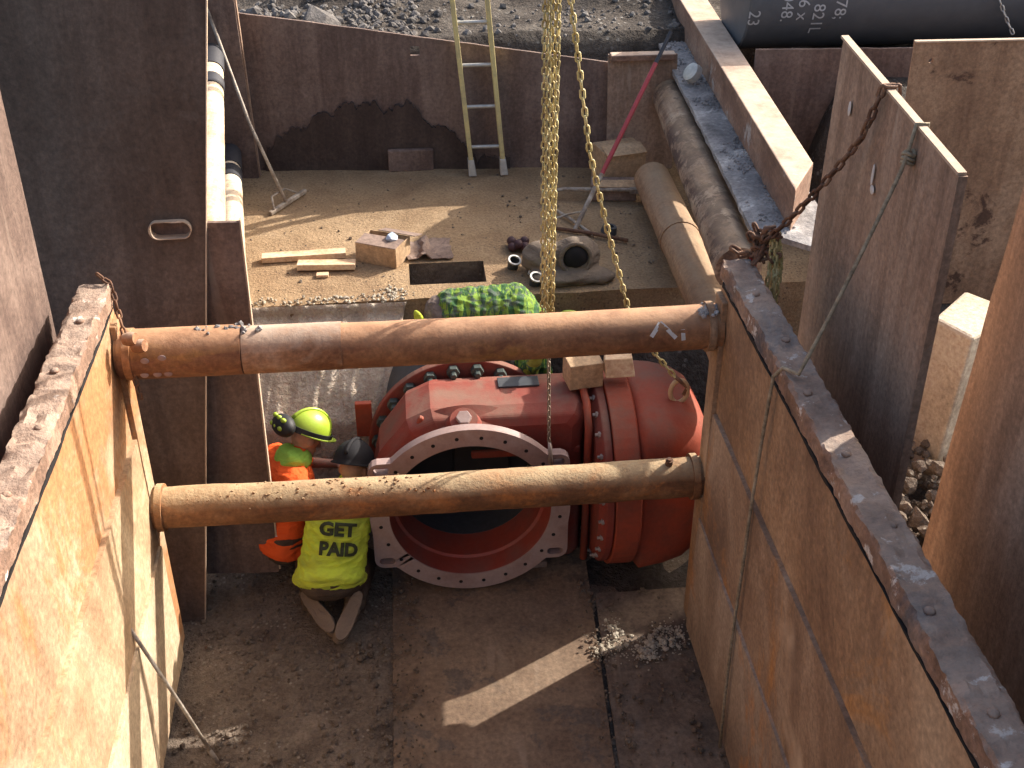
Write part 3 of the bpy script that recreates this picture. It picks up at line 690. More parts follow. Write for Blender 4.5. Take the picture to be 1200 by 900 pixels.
mb = MB(); mb.bar((2.032, 3.854, 0.3), (2.002, 3.854, 3.22), 0.008, 0.036, (1, 0, 0)); obj('plate_edge', mb, 'plate_mid', o)
mb = MB(); mb.ball((2.006, 5.02, 3.06), (0.004, 0.016, 0.035)); obj('chalk_mark', mb, 'chalk_w', o, smooth=True)
mb = MB(); mb.ball((2.003, 4.62, 2.84), (0.004, 0.022, 0.020)); mb.ball((2.003, 4.64, 2.90), (0.004, 0.012, 0.05)); obj('chalk_mark', mb, 'chalk_w', o, smooth=True)
p = plate((2.32, 0.2, 0.4), (2.30, 3.98, 0.4), (2.28, 0.2, 5.2), 0.025, 40, 34, 0.014, 0.010, 15.0)
for v in p.v: v.y += (0.12 - 0.068 * (v.z - 0.4)) * v.y / 3.98
o = obj('shoring_plate', p, 'plate_mid', auto=40, label='brown steel plate at the right picture edge, nearest to the viewer', cat='steel plate', group=PG)
p = plate((3.30, 7.22, 0.8), (6.3, 7.13, 0.8), (3.235, 7.22, 2.68), 0.025, 30, 24, 0.012, 0.006, 18.0)
o = obj('shoring_plate', p, 'plate_tan', auto=40, label='tan rust steel plate with a small round hole behind the pale block', cat='steel plate', group=PG)
mb = MB(); mb.bar((3.235, 7.205, 2.684), (6.235, 7.115, 2.684), 0.034, 0.010, (0, 0, 1)); obj('plate_edge', mb, 'cut_edge_light', o)
mb = MB(); mb.lathe([(0, 0.016), (0.2, 0.016)], (3.36, 7.12, 2.56), (0, 1, 0), 14); cut(o, mb)
p = plate((2.57, 8.36, 0.9), (4.9, 8.22, 0.9), (2.57, 8.36, 2.31), 0.025, 26, 16, 0.010, 0.006, 21.0)
o = obj('shoring_plate', p, 'plate_rear', auto=40, label='dark rust steel plate standing below the blue black pipe', cat='steel plate', group=PG)
p = plate((-1.28, 9.19, 1.0), (1.64, 8.95, 1.0), (-1.20, 9.24, 2.44), 0.025, 60, 30, 0.014, 0.004, 24.0)
for k in range(len(p.v)):
    v = p.v[k]; s = (v.x + 1.25) / 2.9; v.z -= 0.40 * max(0, s) * (v.z - 1.0) / 1.44
rear = obj('shoring_plate', p, 'plate_rear', auto=40, label='long rusty steel sheet closing the rear of the ledge behind the ladder', cat='steel plate', group=PG)
mb = MB(); mb.lathe([(0, 0.05), (0.2, 0.05)], (0.13, 9.0, 2.14), (0, 1, 0), 4, u=(1, 0, 1)); cut(rear, mb)
# jagged dried-mud skin on the lower part of the sheet
mb = MB(); n = 260; prev = None
for i in range(n + 1):
    s = i / n; x = -1.10 + 1.95 * s
    z = 1.28 + 0.44 * math.sin(math.pi * min(1, s * 1.15)) ** 0.7 + 0.11 * fbm((s * 9, 0, 3), 5) + 0.05 * fbm((s * 40, 1, 0), 4)
    y = 9.165 - 0.082 * (x + 1.28) - 0.012
    a, b = Vector((x, y, 1.18)), Vector((x, y + 0.035 * (z - 1.0) / 1.4, max(1.22, z)))
    if prev: mb.add([prev[0], a, b, prev[1], prev[0] + Vector((0, .03, 0)), a + Vector((0, .03, 0)), b + Vector((0, .03, 0)), prev[1] + Vector((0, .03, 0))], [(0, 1, 2, 3), (3, 2, 6, 7)])
    prev = (a, b)
obj('mud_crust', mb, rust('wet_mud', (0.045, 0.030, 0.025), (0.065, 0.045, 0.037), (0.095, 0.068, 0.056), V3, 2, 0.4, scr=0, rough=0.9, off=1.0), rear)
mb = MB(); mb.box((0.06, 9.03, 1.29), (0.36, 0.05, 0.18)); obj('lug', mb, 'plate_rear', rear, bevel=0.01)
p = plate((-2.3, 9.06, 1.0), (-1.14, 9.03, 1.0), (-2.34, 9.08, 2.9), 0.03, 14, 20, 0.008, 0.006, 27.0)
o = obj('shoring_plate', p, 'plate_rear', auto=40, label='dark rust steel plate behind the two cream pipes, far left corner of the ledge', cat='steel plate', group=PG)
mb = MB(); mb.bar((-1.138, 9.045, 1.2), (-1.175, 9.065, 2.9), 0.012, 0.045, (0, 1, 0)); obj('plate_edge', mb, 'plate_mid', o)
p = plate((1.62, 8.93, 1.1), (2.15, 8.90, 1.1), (1.60, 8.95, 2.12), 0.03, 10, 14, 0.006, 0.008, 30.0)
o = obj('shoring_plate', p, 'plate_mid', auto=40, label='short rusty plate end with a flared top beside the far pipes', cat='steel plate', group=PG)
mb = MB(); mb.box((1.86, 8.90, 2.11), (0.50, 0.10, 0.05)); obj('plate_edge', mb, 'beam', o, bevel=0.01)
# floor plates
p = plate((-0.215, 3.2, 0.0), (-0.195, 5.72, 0.0), (0.865, 3.2, 0.0), 0.022, 30, 16, 0.004, 0.003, 33.0)
for v in p.v: v.x += 0.0 if v.x < 0.3 else (v.y - 3.2) * 0.048
obj('floor_plate', p, 'floor_plate', auto=40, label='smooth brown steel plate on the pit floor below the round flange', cat='floor plate', group='plates on the pit floor')
p = plate((0.89, 3.2, -0.01), (1.01, 5.30, -0.01), (1.50, 3.2, -0.01), 0.016, 20, 10, 0.008, 0.004, 36.0)
obj('floor_plate', p, 'floor_side', auto=40, label='muddy plate on the pit floor along the right panel, soil clods on it', cat='floor plate', group='plates on the pit floor')
# pale block and lump of soil in the gap on the right
mb = MB(); mb.hexa([(2.90, 5.64, 0.5), (2.99, 5.36, 0.5), (3.40, 5.62, 0.5), (3.26, 5.92, 0.5), (2.93, 5.62, 1.60), (3.05, 5.38, 1.60), (3.44, 5.62, 1.61), (3.24, 5.92, 1.60)])
obj('stone_block', mb, 'block', bevel=0.02, label='pale tan stone block between the tall plate and the near right plate', cat='block')
mb = MB()
for k in range(420): mb.stone((rnd.uniform(2.3, 3.1), rnd.uniform(4.0, 5.5), rnd.uniform(0.60, 0.86)), abs(rnd.gauss(0, 0.032)) + 0.012, k + 200)
obj('soil_lumps', mb, 'dirt', kind='stuff', label='lumps of soil in the gap below the pale block', cat='soil')

# ------------------------------------------------------------------ beams and pipes beside the ledge
bm_ = thing('steel_beam', (2.2, 7.5, 2.0), 'rusty steel box beam on a gravelly grey flange, right of the ledge', 'beam')
mb = MB(); n = 60; ringsA = []
for i in range(n + 1):
    t = i / n; y = 5.62 + 5.28 * t; x = 1.945 + 0.245 * t
    pr = [(0, 0), (0, 0.03), (0.07, 0.036), (0.15, 0.040), (0.24, 0.036), (0.31, 0.03), (0.45, 0.03), (0.45, 0)]
    ringsA.append([Vector((x + a + (0.008 * fbm((y * 7, k, 0), 4) if k < 2 else 0), y + (0.42 * (1 - a / 0.45) * (1 - t) ** 4), 1.965 + b + (0.016 * fbm((y * 6, k * 1.3, 5), 4) if 0 < k < 6 else 0))) for k, (a, b) in enumerate(pr)])
obj('flange', mb.loft(ringsA), 'flange_grey', bm_, auto=50)
mb = MB(); mb.hexa([(2.155, 5.98, 1.99), (2.375, 6.36, 1.99), (2.66, 10.95, 1.99), (2.42, 10.95, 1.99), (2.155, 5.98, 2.25), (2.375, 6.36, 2.25), (2.66, 10.95, 2.25), (2.42, 10.95, 2.25)])
obj('box_section', mb, 'beam', bm_, bevel=0.008)
mb = MB()
for k in range(1500):
    y = rnd.uniform(5.9, 10.5); t = (y - 5.3) / 5.6; x = 1.95 + 0.26 * t + rnd.betavariate(2.0, 1.3) * 0.22
    if noise.noise(Vector((x * 5, y * 2, 0))) < -0.1: continue
    mb.stone((x, y, 2.004), rnd.uniform(0.003, 0.013), k)
obj('loose_gravel', mb, 'flange_grey', bm_, kind='stuff')
mb = MB(); mb.lathe([(0, 0.075), (0.05, 0.070), (0.06, 0.04)], (2.185, 8.55, 2.07), (-0.75, -0.25, 0.6), 20); obj('lug', mb, 'alu', bm_, auto=40)
def side_pipe(name, a, b, r, mat, label, bands=(), n=24, group=None):
    t = thing(name, (a[0], a[1], min(a[2], b[2]) - r), label, 'pipe', group)
    A, B = Vector(a), Vector(b); k = 50; d = (B - A).normalized(); x = d.cross(Vector((0, 0, 1))).normalized(); y = x.cross(d)
    rings = [[A.lerp(B, i / k) + (x * math.cos(2 * math.pi * j / n) + y * math.sin(2 * math.pi * j / n)) * (r + 0.003 * fbm((i * 0.4, math.cos(2 * math.pi * j / n), math.sin(2 * math.pi * j / n) + r), 3)) for j in range(n)] for i in range(k + 1)]
    obj('pipe_wall', MB().loft(rings), mat, t, auto=50)
    for s0, s1_, m2 in bands:
        mb = MB(); L = (B - A).length
        mb.ring([(0, r * 0.97), ((s1_ - s0) * L, r * 0.97), ((s1_ - s0) * L, r + 0.007), (0, r + 0.007)], A.lerp(B, s0), d, n); obj('band', mb, m2, t, auto=40)
    return t
side_pipe('spreader_tube', (1.87, 5.95, 1.79), (2.12, 9.3, 1.79), 0.135, 'pipe_far', 'mottled rusty pipe just under the grey beam flange', [(0.985, 1.0, 'pipe_cream')], group='pipes along the ledge')
side_pipe('spreader_tube', (1.80, 5.38, 1.40), (1.86, 8.3, 1.36), 0.135, 'pipe_tan', 'tan rusty pipe lying on the right side of the ledge', [(0.62, 0.645, 'pipe_tan')], group='pipes along the ledge')
side_pipe('spreader_tube', (-1.03, 6.15, 1.40), (-1.35, 9.0, 1.40), 0.085, 'pipe_cream', 'lower cream pipe with a black band at its far end, left of the ledge', [(0.79, 0.86, 'band'), (0.88, 1.0, 'band')], group='pipes along the ledge')
side_pipe('spreader_tube', (-1.065, 6.0, 2.08), (-1.375, 8.95, 2.20), 0.085, 'pipe_cream', 'upper cream pipe partly hidden by the large dark plate', [(0.74, 0.80, 'band'), (0.87, 1.0, 'band')], group='pipes along the ledge')
# large coated pipe lying behind, with stencilled lettering
bp = thing('coated_pipe', (6.0, 9.02, 2.13), 'large blue black coated pipe with white stencilled numbers, top right', 'pipe')
PC, PR = Vector((0, 9.02, 2.58)), 0.45
mb = MB(); mb.lathe([(0, PR - 0.012), (0.012, PR), (9.5, PR), (9.512, PR - 0.012)], (2.56, 9.02, 2.58), (1, 0, 0), 96); obj('pipe_wall', mb, 'pipe_blue', bp, auto=40)
def stencil(body, x, top_z, size):
    vs, fs = text_mesh(body, size, 0.0)
    w0 = min(v.x for v in vs); mb = MB(); out = []
    a0 = math.asin((top_z - PC.z) / PR)
    for v in vs:   # letters turned a quarter, reading downwards round the pipe
        a = a0 - (v.x - w0) / PR
        out.append((x + v.y, PC.y - math.cos(a) * (PR + 0.004), PC.z + math.sin(a) * (PR + 0.004)))
    mb.add(out, fs); obj('lettering', mb, 'chalk', bp, label='stencilled ' + body)
for body, x, tz in (('2048.', 2.80, 2.70), ('0 96 x', 2.92, 2.75), ('A 821L', 3.04, 2.68), ('FJ578;', 3.20, 2.73), ('23', 2.56, 2.52)):
    stencil(body, x, tz, 0.125)

# ------------------------------------------------------------------ the red gate valve lying on its side
va = thing('gate_valve', (0.5, 5.7, 0.0), 'large red gate valve lying on its side, round flange facing the viewer', 'valve')
FC = Vector((0.28, 5.40, 0.605))
def flange_outline(r, hw, hh, cr, n=160):
    pts = []
    for k in range(n):
        a = 2 * math.pi * k / n; c, s = math.cos(a), math.sin(a)
        rc = r
        # rounded rectangle radius in this direction
        t = min(hw / max(1e-6, abs(c)), hh / max(1e-6, abs(s)))
        x, z = c * t, s * t
        dx, dz = abs(x) - (hw - cr), abs(z) - (hh - cr)
        if dx > 0 and dz > 0:
            lo, hi = 0.0, t
            for _ in range(24):
                m_ = (lo + hi) / 2; ex, ez = max(0, abs(c) * m_ - (hw - cr)), max(0, abs(s) * m_ - (hh - cr))
                if ex * ex + ez * ez <= cr * cr: lo = m_
                else: hi = m_
            t = lo
        rr = max(rc, t); pts.append((c * rr, s * rr))
    return pts
out = flange_outline(0.575, 0.565, 0.375, 0.06); n = len(out); mb = MB()
ins = [(0.464 * math.cos(2 * math.pi * k / n), 0.464 * math.sin(2 * math.pi * k / n)) for k in range(n)]
for k in range(n):
    j = (k + 1) % n; o_ = len(mb.v); y0, y1 = FC.y - 0.03, FC.y + 0.03
    for (x, z), y in ((out[k], y0), (out[j], y0), (ins[j], y0), (ins[k], y0), (out[k], y1), (out[j], y1), (ins[j], y1), (ins[k], y1)): mb.v.append(Vector((FC.x + x, y, FC.z + z)))
    mb.f += [(o_, o_ + 1, o_ + 2, o_ + 3), (o_ + 4, o_ + 7, o_ + 6, o_ + 5), (o_, o_ + 4, o_ + 5, o_ + 1), (o_ + 3, o_ + 2, o_ + 6, o_ + 7)]
bmx = obj('port_flange', mb, 'flange_face', va, auto=40)
bm2 = bmesh.new(); bm2.from_mesh(bmx.data); bmesh.ops.remove_doubles(bm2, verts=bm2.verts, dist=0.0005); bm2.to_mesh(bmx.data); bm2.free()
mb = MB()
for sx in (-1, 1):
    for sz in (-1, 1):
        q = []
        for k in range(16):
            a = 2 * math.pi * k / 16; q.append((0.022 * (1 if math.cos(a) > 0 else -1) + 0.024 * math.cos(a), 0.024 * math.sin(a)))
        c = FC + Vector((sx * 0.492, 0, sz * 0.325)); mb.loft([[c + Vector((x, -0.1, z)) for x, z in q], [c + Vector((x, 0.1, z)) for x, z in q]])
cut(bmx, mb)
bmx.data.polygons.foreach_set('use_smooth', [False] * len(bmx.data.polygons))
bv = bmx.modifiers.new('bevel', 'BEVEL'); bv.width = 0.006; bv.segments = 2; bv.limit_method = 'ANGLE'; bv.angle_limit = R(50)
for k in range(24):   # bolt holes in the face
    a = 2 * math.pi * (k + 0.5) / 24; c = FC + Vector((0.520 * math.cos(a), -0.0305, 0.520 * math.sin(a)))
    mb = MB(); mb.lathe([(0, 0.011), (0.002, 0.011)], c, (0, -1, 0), 12); obj('bolt_hole', mb, 'hole', bmx)
# bore: stepped tube with the dark gate at the back
mb = MB(); mb.ring([(0.0, 0.463), (0.12, 0.448), (0.13, 0.432), (0.33, 0.420), (0.33, 0.468), (0.0, 0.468)], FC + Vector((0, -0.022, 0)), (0, 1, 0), 72)
obj('bore', mb, 'red_in', va, auto=35)
mb = MB(); mb.ring([(0.31, 0.419), (0.56, 0.40), (0.56, 0.464), (0.31, 0.464)], FC + Vector((0, -0.020, 0)), (0, 1, 0), 72); obj('seat_ring', mb, 'gate_grey', va, auto=35)
mb = MB(); mb.lathe([(0, 0.40), (0.03, 0.40)], FC + Vector((0, 0.52, 0)), (0, 1, 0), 48); mb.box(FC + Vector((0.10, 0.49, -0.05)), (0.34, 0.06, 0.5)); obj('gate', mb, 'black', va, bevel=0.01)
# neck flaring from the port flange into the body
mb = MB(); mb.ring([(0.028, 0.472), (0.09, 0.480), (0.15, 0.515), (0.22, 0.575), (0.22, 0.47), (0.028, 0.47)], FC, (0, 1, 0), 72); obj('neck', mb, 'red', va, auto=40)
# body: faceted pocket between the two ports, running right to the bonnet flange
prof = [(-0.235, 0.36), (-0.275, 0.62), (-0.225, 0.86), (-0.06, 1.09), (0.08, 1.155), (0.92, 1.155), (0.96, 1.12), (0.96, 0.10), (0.92, 0.055), (0.10, 0.045), (-0.12, 0.14)]
def section(sc, y, cx=0.34, cz=0.605): return [Vector((cx + (x - cx) * sc, y, cz + (z - cz) * sc)) for x, z in prof]
mb = MB(); mb.loft([section(0.86, 5.53), section(0.955, 5.56), section(1.0, 5.64), section(1.0, 5.90), section(0.97, 5.97), section(0.90, 6.0)])
body = obj('body', mb, 'red', va, bevel=0.02, segs=3)
mb = MB(); mb.lathe([(0, 0.465), (0.9, 0.465)], FC + Vector((0, -0.2, 0)), (0, 1, 0), 72); cut(body, mb)
mb = MB()
for z in (1.03, 0.88): mb.bar((0.30, 5.555 if z < 1 else 5.59, z), (0.93, 5.555 if z < 1 else 5.59, z), 0.03, 0.05)
obj('rib', mb, 'red', body, bevel=0.012)
mb = MB(); mb.tube([(0.965, 5.50, 0.10), (0.965, 5.49, 0.6), (0.965, 5.50, 1.06), (0.965, 5.60, 1.165), (0.965, 5.92, 1.165)], 0.022, 10); obj('rib', mb, 'red_bounce', body, smooth=True)
mb = MB(); mb.bar((-0.24, 5.56, 0.60), (0.03, 5.60, 1.13), 0.03, 0.04, (0, -1, 0)); obj('rib', mb, 'red_bounce', body, bevel=0.012)
mb = MB(); mb.box((0.60, 5.86, 1.162), (0.24, 0.10, 0.012)); obj('nameplate', mb, 'gate_grey', body, bevel=0.003)
# boss with plug above the port
mb = MB(); mb.lathe([(0, 0.105), (0.05, 0.085), (0.07, 0.078)], FC + Vector((-0.02, 0.12, 0.50)), (0, -0.45, 0.9), 24); boss = obj('boss', mb, 'red', va, auto=35)
mb = MB(); mb.lathe([(0, 0.045), (0.03, 0.045)], FC + Vector((-0.02, 0.09, 0.565)), (0, -0.45, 0.9), 6); obj('plug', mb, 'flange_face', boss, bevel=0.004)
# rear port flange with nuts
mb = MB(); mb.lathe([(0, 0.60), (0.055, 0.60)], (0.30, 6.03, 0.62), (0, 1, 0), 72); rf = obj('rear_flange', mb, 'red', va, bevel=0.008)
mb = MB(); mb.box((-0.32, 6.10, 0.80), (0.10, 0.04, 0.24)); obj('lug', mb, 'red_bounce', rf, bevel=0.006)
for k in range(24):
    a = 2 * math.pi * (k + 0.5) / 24; c = Vector((0.30 + 0.545 * math.cos(a), 6.03, 0.62 + 0.545 * math.sin(a)))
    if c.z < 0.08: continue
    mb = MB(); mb.lathe([(0, 0.040), (0.045, 0.040), (0.046, 0.020), (0.085, 0.020)], c, (0, -1, 0), 6); obj('nut', mb, 'nut_green', rf, bevel=0.003)
mb = MB(); mb.lathe([(0, 0.50), (0.72, 0.50)], (0.30, 6.09, 0.62), (0, 1, 0), 48); obj('rear_spool', mb, 'gate_grey', va, auto=40)
# bonnet flanges
BC = Vector((1.0, 5.75, 0.605))
mb = MB(); mb.lathe([(0.0, 0.50), (0.035, 0.570), (0.08, 0.570)], BC, (1, 0, 0), 64); b1 = obj('bonnet_flange', mb, 'red', va, bevel=0.006)
mb = MB(); mb.lathe([(0.086, 0.590), (0.225, 0.590), (0.235, 0.575)], BC, (1, 0, 0), 64); b2 = obj('bonnet_flange', mb, 'red_bounce', va, bevel=0.006)
for k in range(26):
    a = 2 * math.pi * k / 26; c = BC + Vector((0.034, 0.535 * math.cos(a), 0.535 * math.sin(a)))
    if c.z < 0.05: continue
    mb = MB(); mb.lathe([(0, 0.019), (0.022, 0.019), (0.023, 0.010), (0.040, 0.010)], c, (-1, 0, 0), 6); obj('bolt', mb, 'bolt', b1, bevel=0.002)
def sup(x, hy, hz, cy=5.75, cz=0.61, e=0.46, n=40):
    r = []
    for k in range(n):
        a = 2 * math.pi * k / n; c, s = math.cos(a), math.sin(a)
        r.append(Vector((x, cy + hy * math.copysign(abs(c) ** e, c), cz + hz * math.copysign(abs(s) ** e, s))))
    return r
mb = MB(); mb.loft([sup(1.23, 0.50, 0.54, e=0.8), sup(1.28, 0.49, 0.55), sup(1.42, 0.46, 0.545), sup(1.54, 0.43, 0.515), sup(1.62, 0.385, 0.465), sup(1.665, 0.32, 0.39), sup(1.685, 0.22, 0.28)])
bo = obj('bonnet', mb, 'red_bounce', va, smooth=True)
mb = MB(); mb.lathe([(0, 0.13), (0.16, 0.13), (0.17, 0.10)], (1.66, 5.70, 0.60), (1, 0, 0), 24); obj('stem_housing', mb, 'red', va, auto=40)
mb = MB(); mb.tube([Vector((1.50 + 0.05 * math.sin(a), 5.62, 1.12 + 0.075 * (1 - math.cos(a)) )) for a in [2 * math.pi * k / 18 for k in range(18)]], 0.014, 8, closed=True); obj('lifting_eye', mb, 'eye_tan', bo, smooth=True)
mb = MB(); mb.box((0.35, 5.72, 0.022), (0.8, 0.35, 0.045)); obj('cradle_timber', mb, 'card_d', bevel=0.006, label='low timber under the red valve body', cat='timber')

# ------------------------------------------------------------------ chains, ropes, straps
mb = MB()
for dx, dy, rl in ((-0.030, 0.0, 0.3), (-0.010, -0.022, 1.0), (0.012, 0.012, 0.0), (0.034, -0.008, 0.7)):
    chain(mb, [(0.695 + dx, 5.42 + dy, 7.0), (0.700 + dx * 0.95, 5.42 + dy, 3.2), (0.705 + dx * 0.8, 5.42 + dy, 1.86)], 0.036, 0.0052, 0.030, rl, jit=0.25)
chain(mb, [(0.675, 5.42, 1.87), (0.70, 5.415, 1.80), (0.735, 5.42, 1.87)], 0.036, 0.0052, 0.030)
hc = obj('hoist_chain', mb, 'chain_y', smooth=True, label='thick bundle of yellow zinc hoist chain hanging beside the ladder', cat='chain')
mb = MB(); chain(mb, [(0.712, 5.40, 1.86), (0.725, 5.385, 1.05)], 0.034, 0.0048, 0.026); 
lc = obj('lifting_chain', mb, 'chain_s', smooth=True, label='single chain with a hook holding the round flange by its tab', cat='chain')
mb = MB(); hk = [(0.727, 5.375, 1.06), (0.728, 5.355, 1.02), (0.732, 5.35, 0.965), (0.738, 5.37, 0.93), (0.742, 5.41, 0.925), (0.745, 5.445, 0.95), (0.745, 5.45, 0.985)]
mb.tube(hk, [0.009, 0.011, 0.013, 0.015, 0.014, 0.011, 0.006], 10); obj('hook', mb, 'bolt', lc, smooth=True)
mb = MB(); chain(mb, [(0.66, 5.62, 5.2), (0.81, 5.60, 3.45), (0.93, 5.60, 2.66), (1.04, 5.60, 2.23), (1.17, 5.60, 1.77), (1.35, 5.61, 1.45), (1.49, 5.62, 1.27)], 0.046, 0.0068, 0.036, jit=0.2)
sl = obj('sling_chain', mb, 'chain_y', smooth=True, label='single yellow chain slanting down to the right end of the red valve', cat='chain')
mb = MB(); mb.tube([(1.47, 5.61, 1.30), (1.50, 5.61, 1.27), (1.545, 5.62, 1.22), (1.53, 5.62, 1.17)], 0.012, 8); obj('shackle', mb, 'chain_r', sl, smooth=True)
mb = MB(); chain(mb, [(2.06, 4.64, 3.14), (2.045, 4.64, 3.29), (1.985, 4.64, 3.29), (1.96, 4.66, 3.15), (1.955, 4.71, 3.04)] + catenary((1.955, 4.72, 3.03), (1.70, 5.05, 2.40), 0.03)[1:], 0.050, 0.0085, 0.042, jit=0.2)
chain(mb, [(1.70, 5.10, 2.40), (1.66, 5.08, 2.33), (1.61, 5.10, 2.31), (1.57, 5.15, 2.33), (1.66, 5.12, 2.29), (1.70, 5.14, 2.20)], 0.050, 0.0085, 0.042, jit=0.4)
for k in range(4):
    pts = [Vector((1.70, 5.08, 2.38)) + Vector((rnd.uniform(-0.08, 0.08), rnd.uniform(-0.06, 0.06), rnd.uniform(-0.09, 0.08))) for _ in range(7)]
    chain(mb, pts, 0.050, 0.0085, 0.042, jit=0.6)
rc = obj('tie_chain', mb, 'chain_r', smooth=True, label='rusty chain from the tall plate top to the right panel corner', cat='chain')
mb = MB(); mb.tube([(1.745, 5.06, 2.43), (1.735, 5.04, 2.48), (1.70, 5.05, 2.47), (1.69, 5.07, 2.41)], 0.014, 8); obj('shackle', mb, 'chain_r', rc, smooth=True)
mb = MB()
for k in range(9):
    dx, dy = rnd.uniform(-0.045, 0.045), rnd.uniform(-0.04, 0.04)
    chain(mb, [(1.755 + dx * 0.5, 5.06 + dy * 0.4, 2.44), (1.775 + dx, 5.04 + dy, 2.25), (1.76 + dx, 5.02 + dy, 1.96 - 0.05 * (k % 4))], 0.034, 0.0060, 0.030, k * 0.4, jit=0.5)
obj('coiled_chain', mb, 'chain_y', smooth=True, label='hank of yellow chain hanging behind the right panel corner', cat='chain')
mb = MB()
for dx in (0.0, 0.022): mb.bar((1.66 + dx, 5.10, 2.30), (1.655 + dx, 5.03, 1.95), 0.016, 0.004, (0, -1, 0))
obj('strap', mb, 'strap', label='red strap dangling beside the yellow chain hank', cat='strap')
rp = [(2.04, 4.27, 3.14), (2.03, 4.27, 3.265), (1.985, 4.27, 3.265), (1.97, 4.26, 3.18)] + catenary((1.97, 4.25, 3.16), (1.56, 4.00, 2.315), 0.03)[1:] + [(1.52, 4.08, 2.30), (1.495, 4.11, 2.24), (1.490, 4.13, 1.9), (1.482, 4.13, 1.5), (1.478, 4.12, 1.2), (1.470, 4.11, 0.85), (1.462, 4.08, 0.4), (1.462, 4.05, 0.03)]
mb = MB(); mb.tube(rp, 0.0085, 8)
for k in range(3): mb.tube([Vector((1.972 + 0.022 * math.cos(a), 4.26 + 0.022 * math.sin(a), 3.15 - 0.018 * k + 0.006 * math.sin(a * 2))) for a in [2 * math.pi * q / 12 for q in range(12)]], 0.008, 6, closed=True)
obj('rope', mb, 'rope', smooth=True, label='thin rope tied to the tall plate, running down over the right panel', cat='rope')
mb = MB(); chain(mb, catenary((4.30, 8.62, 2.86), (4.545, 8.46, 2.33), 0.03), 0.045, 0.006, 0.034, jit=0.3)
obj('pipe_chain', mb, 'alu', smooth=True, label='pale chain hanging down the blue black pipe at the far right', cat='chain')
mb = MB(); chain(mb, [(-1.46, 5.16, 2.33), (-1.39, 5.12, 2.29), (-1.36, 5.04, 2.15), (-1.33, 4.96, 2.02), (-1.315, 4.93, 1.86), (-1.31, 4.94, 1.76)], 0.040, 0.006, 0.032, jit=0.4)
lch = obj('tie_chain', mb, 'chain_r', smooth=True, label='short rusty chain over the far corner of the left panel', cat='chain')
for c in ((-1.33, 4.93, 2.10), (-1.295, 4.93, 2.06)):
    mb = MB(); mb.lathe([(0, 0.028), (0.03, 0.034), (0.06, 0.028)], c, (1, -0.3, 0.2), 12); obj('pin', mb, 'pipe_sleeve', lch, auto=40)

# ------------------------------------------------------------------ ladder
la = thing('ladder', (0.665, 8.88, 1.2), 'tall yellow ladder leaning on the rear rusty sheet', 'ladder')
def lad(s, z): return Vector((0.665 + s * (0.125 + 0.004 * z) - 0.085 * z, 8.875 + 0.105 * z, 1.21 + z))
for s in (-1, 1):
    mb = MB(); mb.bar(lad(s, 0.05), lad(s, 3.0), 0.036, 0.072, (0, 1, 0)); obj('rail', mb, 'fibre_y', la, bevel=0.006)
    mb = MB(); mb.hexa([lad(s, 0) + Vector((dx, dy, 0)) for dx, dy in ((-.032, -.05), (.032, -.05), (.032, .05), (-.032, .05))] + [lad(s, 0.13) + Vector((dx, dy, 0)) for dx, dy in ((-.024, -.04), (.024, -.04), (.024, .04), (-.024, .04))]); obj('foot', mb, 'alu', la, bevel=0.008)
for k in range(9):
    z = 0.22 + 0.315 * k; mb = MB(); mb.tube([lad(-1, z), lad(1, z)], 0.015, 10); obj('rung', mb, 'alu', la, auto=40)

# ------------------------------------------------------------------ small things on the ledge and floor
def deck(x, y, z=0.0): return Vector((x, y, 1.2 + z))
rod = thing('tamper', deck(-0.89, 8.38), 'long thin rod with a T shaped foot leaning at the left of the ledge', 'hand tool')
mb = MB(); mb.tube([(-0.89, 8.40, 1.24), (-1.13, 8.72, 1.75), (-1.37, 9.0, 2.52)], 0.013, 8); obj('handle', mb, 'steel_bar', rod, smooth=True)
mb = MB(); mb.bar((-1.00, 8.24, 1.225), (-0.76, 8.62, 1.235), 0.03, 0.03); obj('foot', mb, 'steel_bar', rod, bevel=0.004)
mb = MB(); mb.tube([(-0.97, 8.27, 1.24), (-0.99, 8.38, 1.30), (-0.90, 8.52, 1.30), (-0.80, 8.56, 1.24)], 0.008, 6); obj('brace', mb, 'steel_bar', rod, smooth=True)
mb = MB(); mb.tube([(-1.385, 4.25, 0.93), (-1.25, 4.24, 0.50), (-1.10, 4.22, 0.012)], 0.010, 8); mb.tube([(-1.13, 4.223, 0.10), (-1.10, 4.22, 0.012)], 0.013, 8)
obj('pry_bar', mb, 'steel_bar', smooth=True, label='thin steel bar leaning on the sunlit left panel', cat='bar')
def board(a, b, wd, th, label):
    mb = MB(); mb.bar(a, b, wd, th); return obj('board', mb, 'wood', bevel=0.003, label=label, cat='board', group='boards on the ledge')
board((-1.00, 7.49, 1.232), (-0.43, 7.52, 1.232), 0.085, 0.04, 'longer pale board at the back of the two on the ledge')
board((-0.75, 7.355, 1.235), (-0.36, 7.33, 1.235), 0.085, 0.042, 'shorter pale board at the front of the two on the ledge')
board((-0.62, 7.24, 1.212), (-0.54, 7.24, 1.212), 0.05, 0.02, 'small offcut of wood in front of the two boards')
cb = thing('cardboard_box', deck(-0.17, 7.47), 'open cardboard box lying beside the boards on the ledge', 'box')
q = Matrix.Rotation(R(-27), 3, 'Z'); c0 = deck(-0.17, 7.47, 0.075)
for d, sz in (((0, 0, -0.07), (0.30, 0.22, 0.006)), ((0, -0.11, 0), (0.30, 0.006, 0.14)), ((0, 0.11, 0), (0.30, 0.006, 0.14)), ((-0.15, 0, 0), (0.006, 0.22, 0.14)), ((0.15, 0, 0), (0.006, 0.22, 0.14))):
    mb = MB(); mb.box(c0 + q @ Vector(d), sz, q); obj('side', mb, 'card', cb)
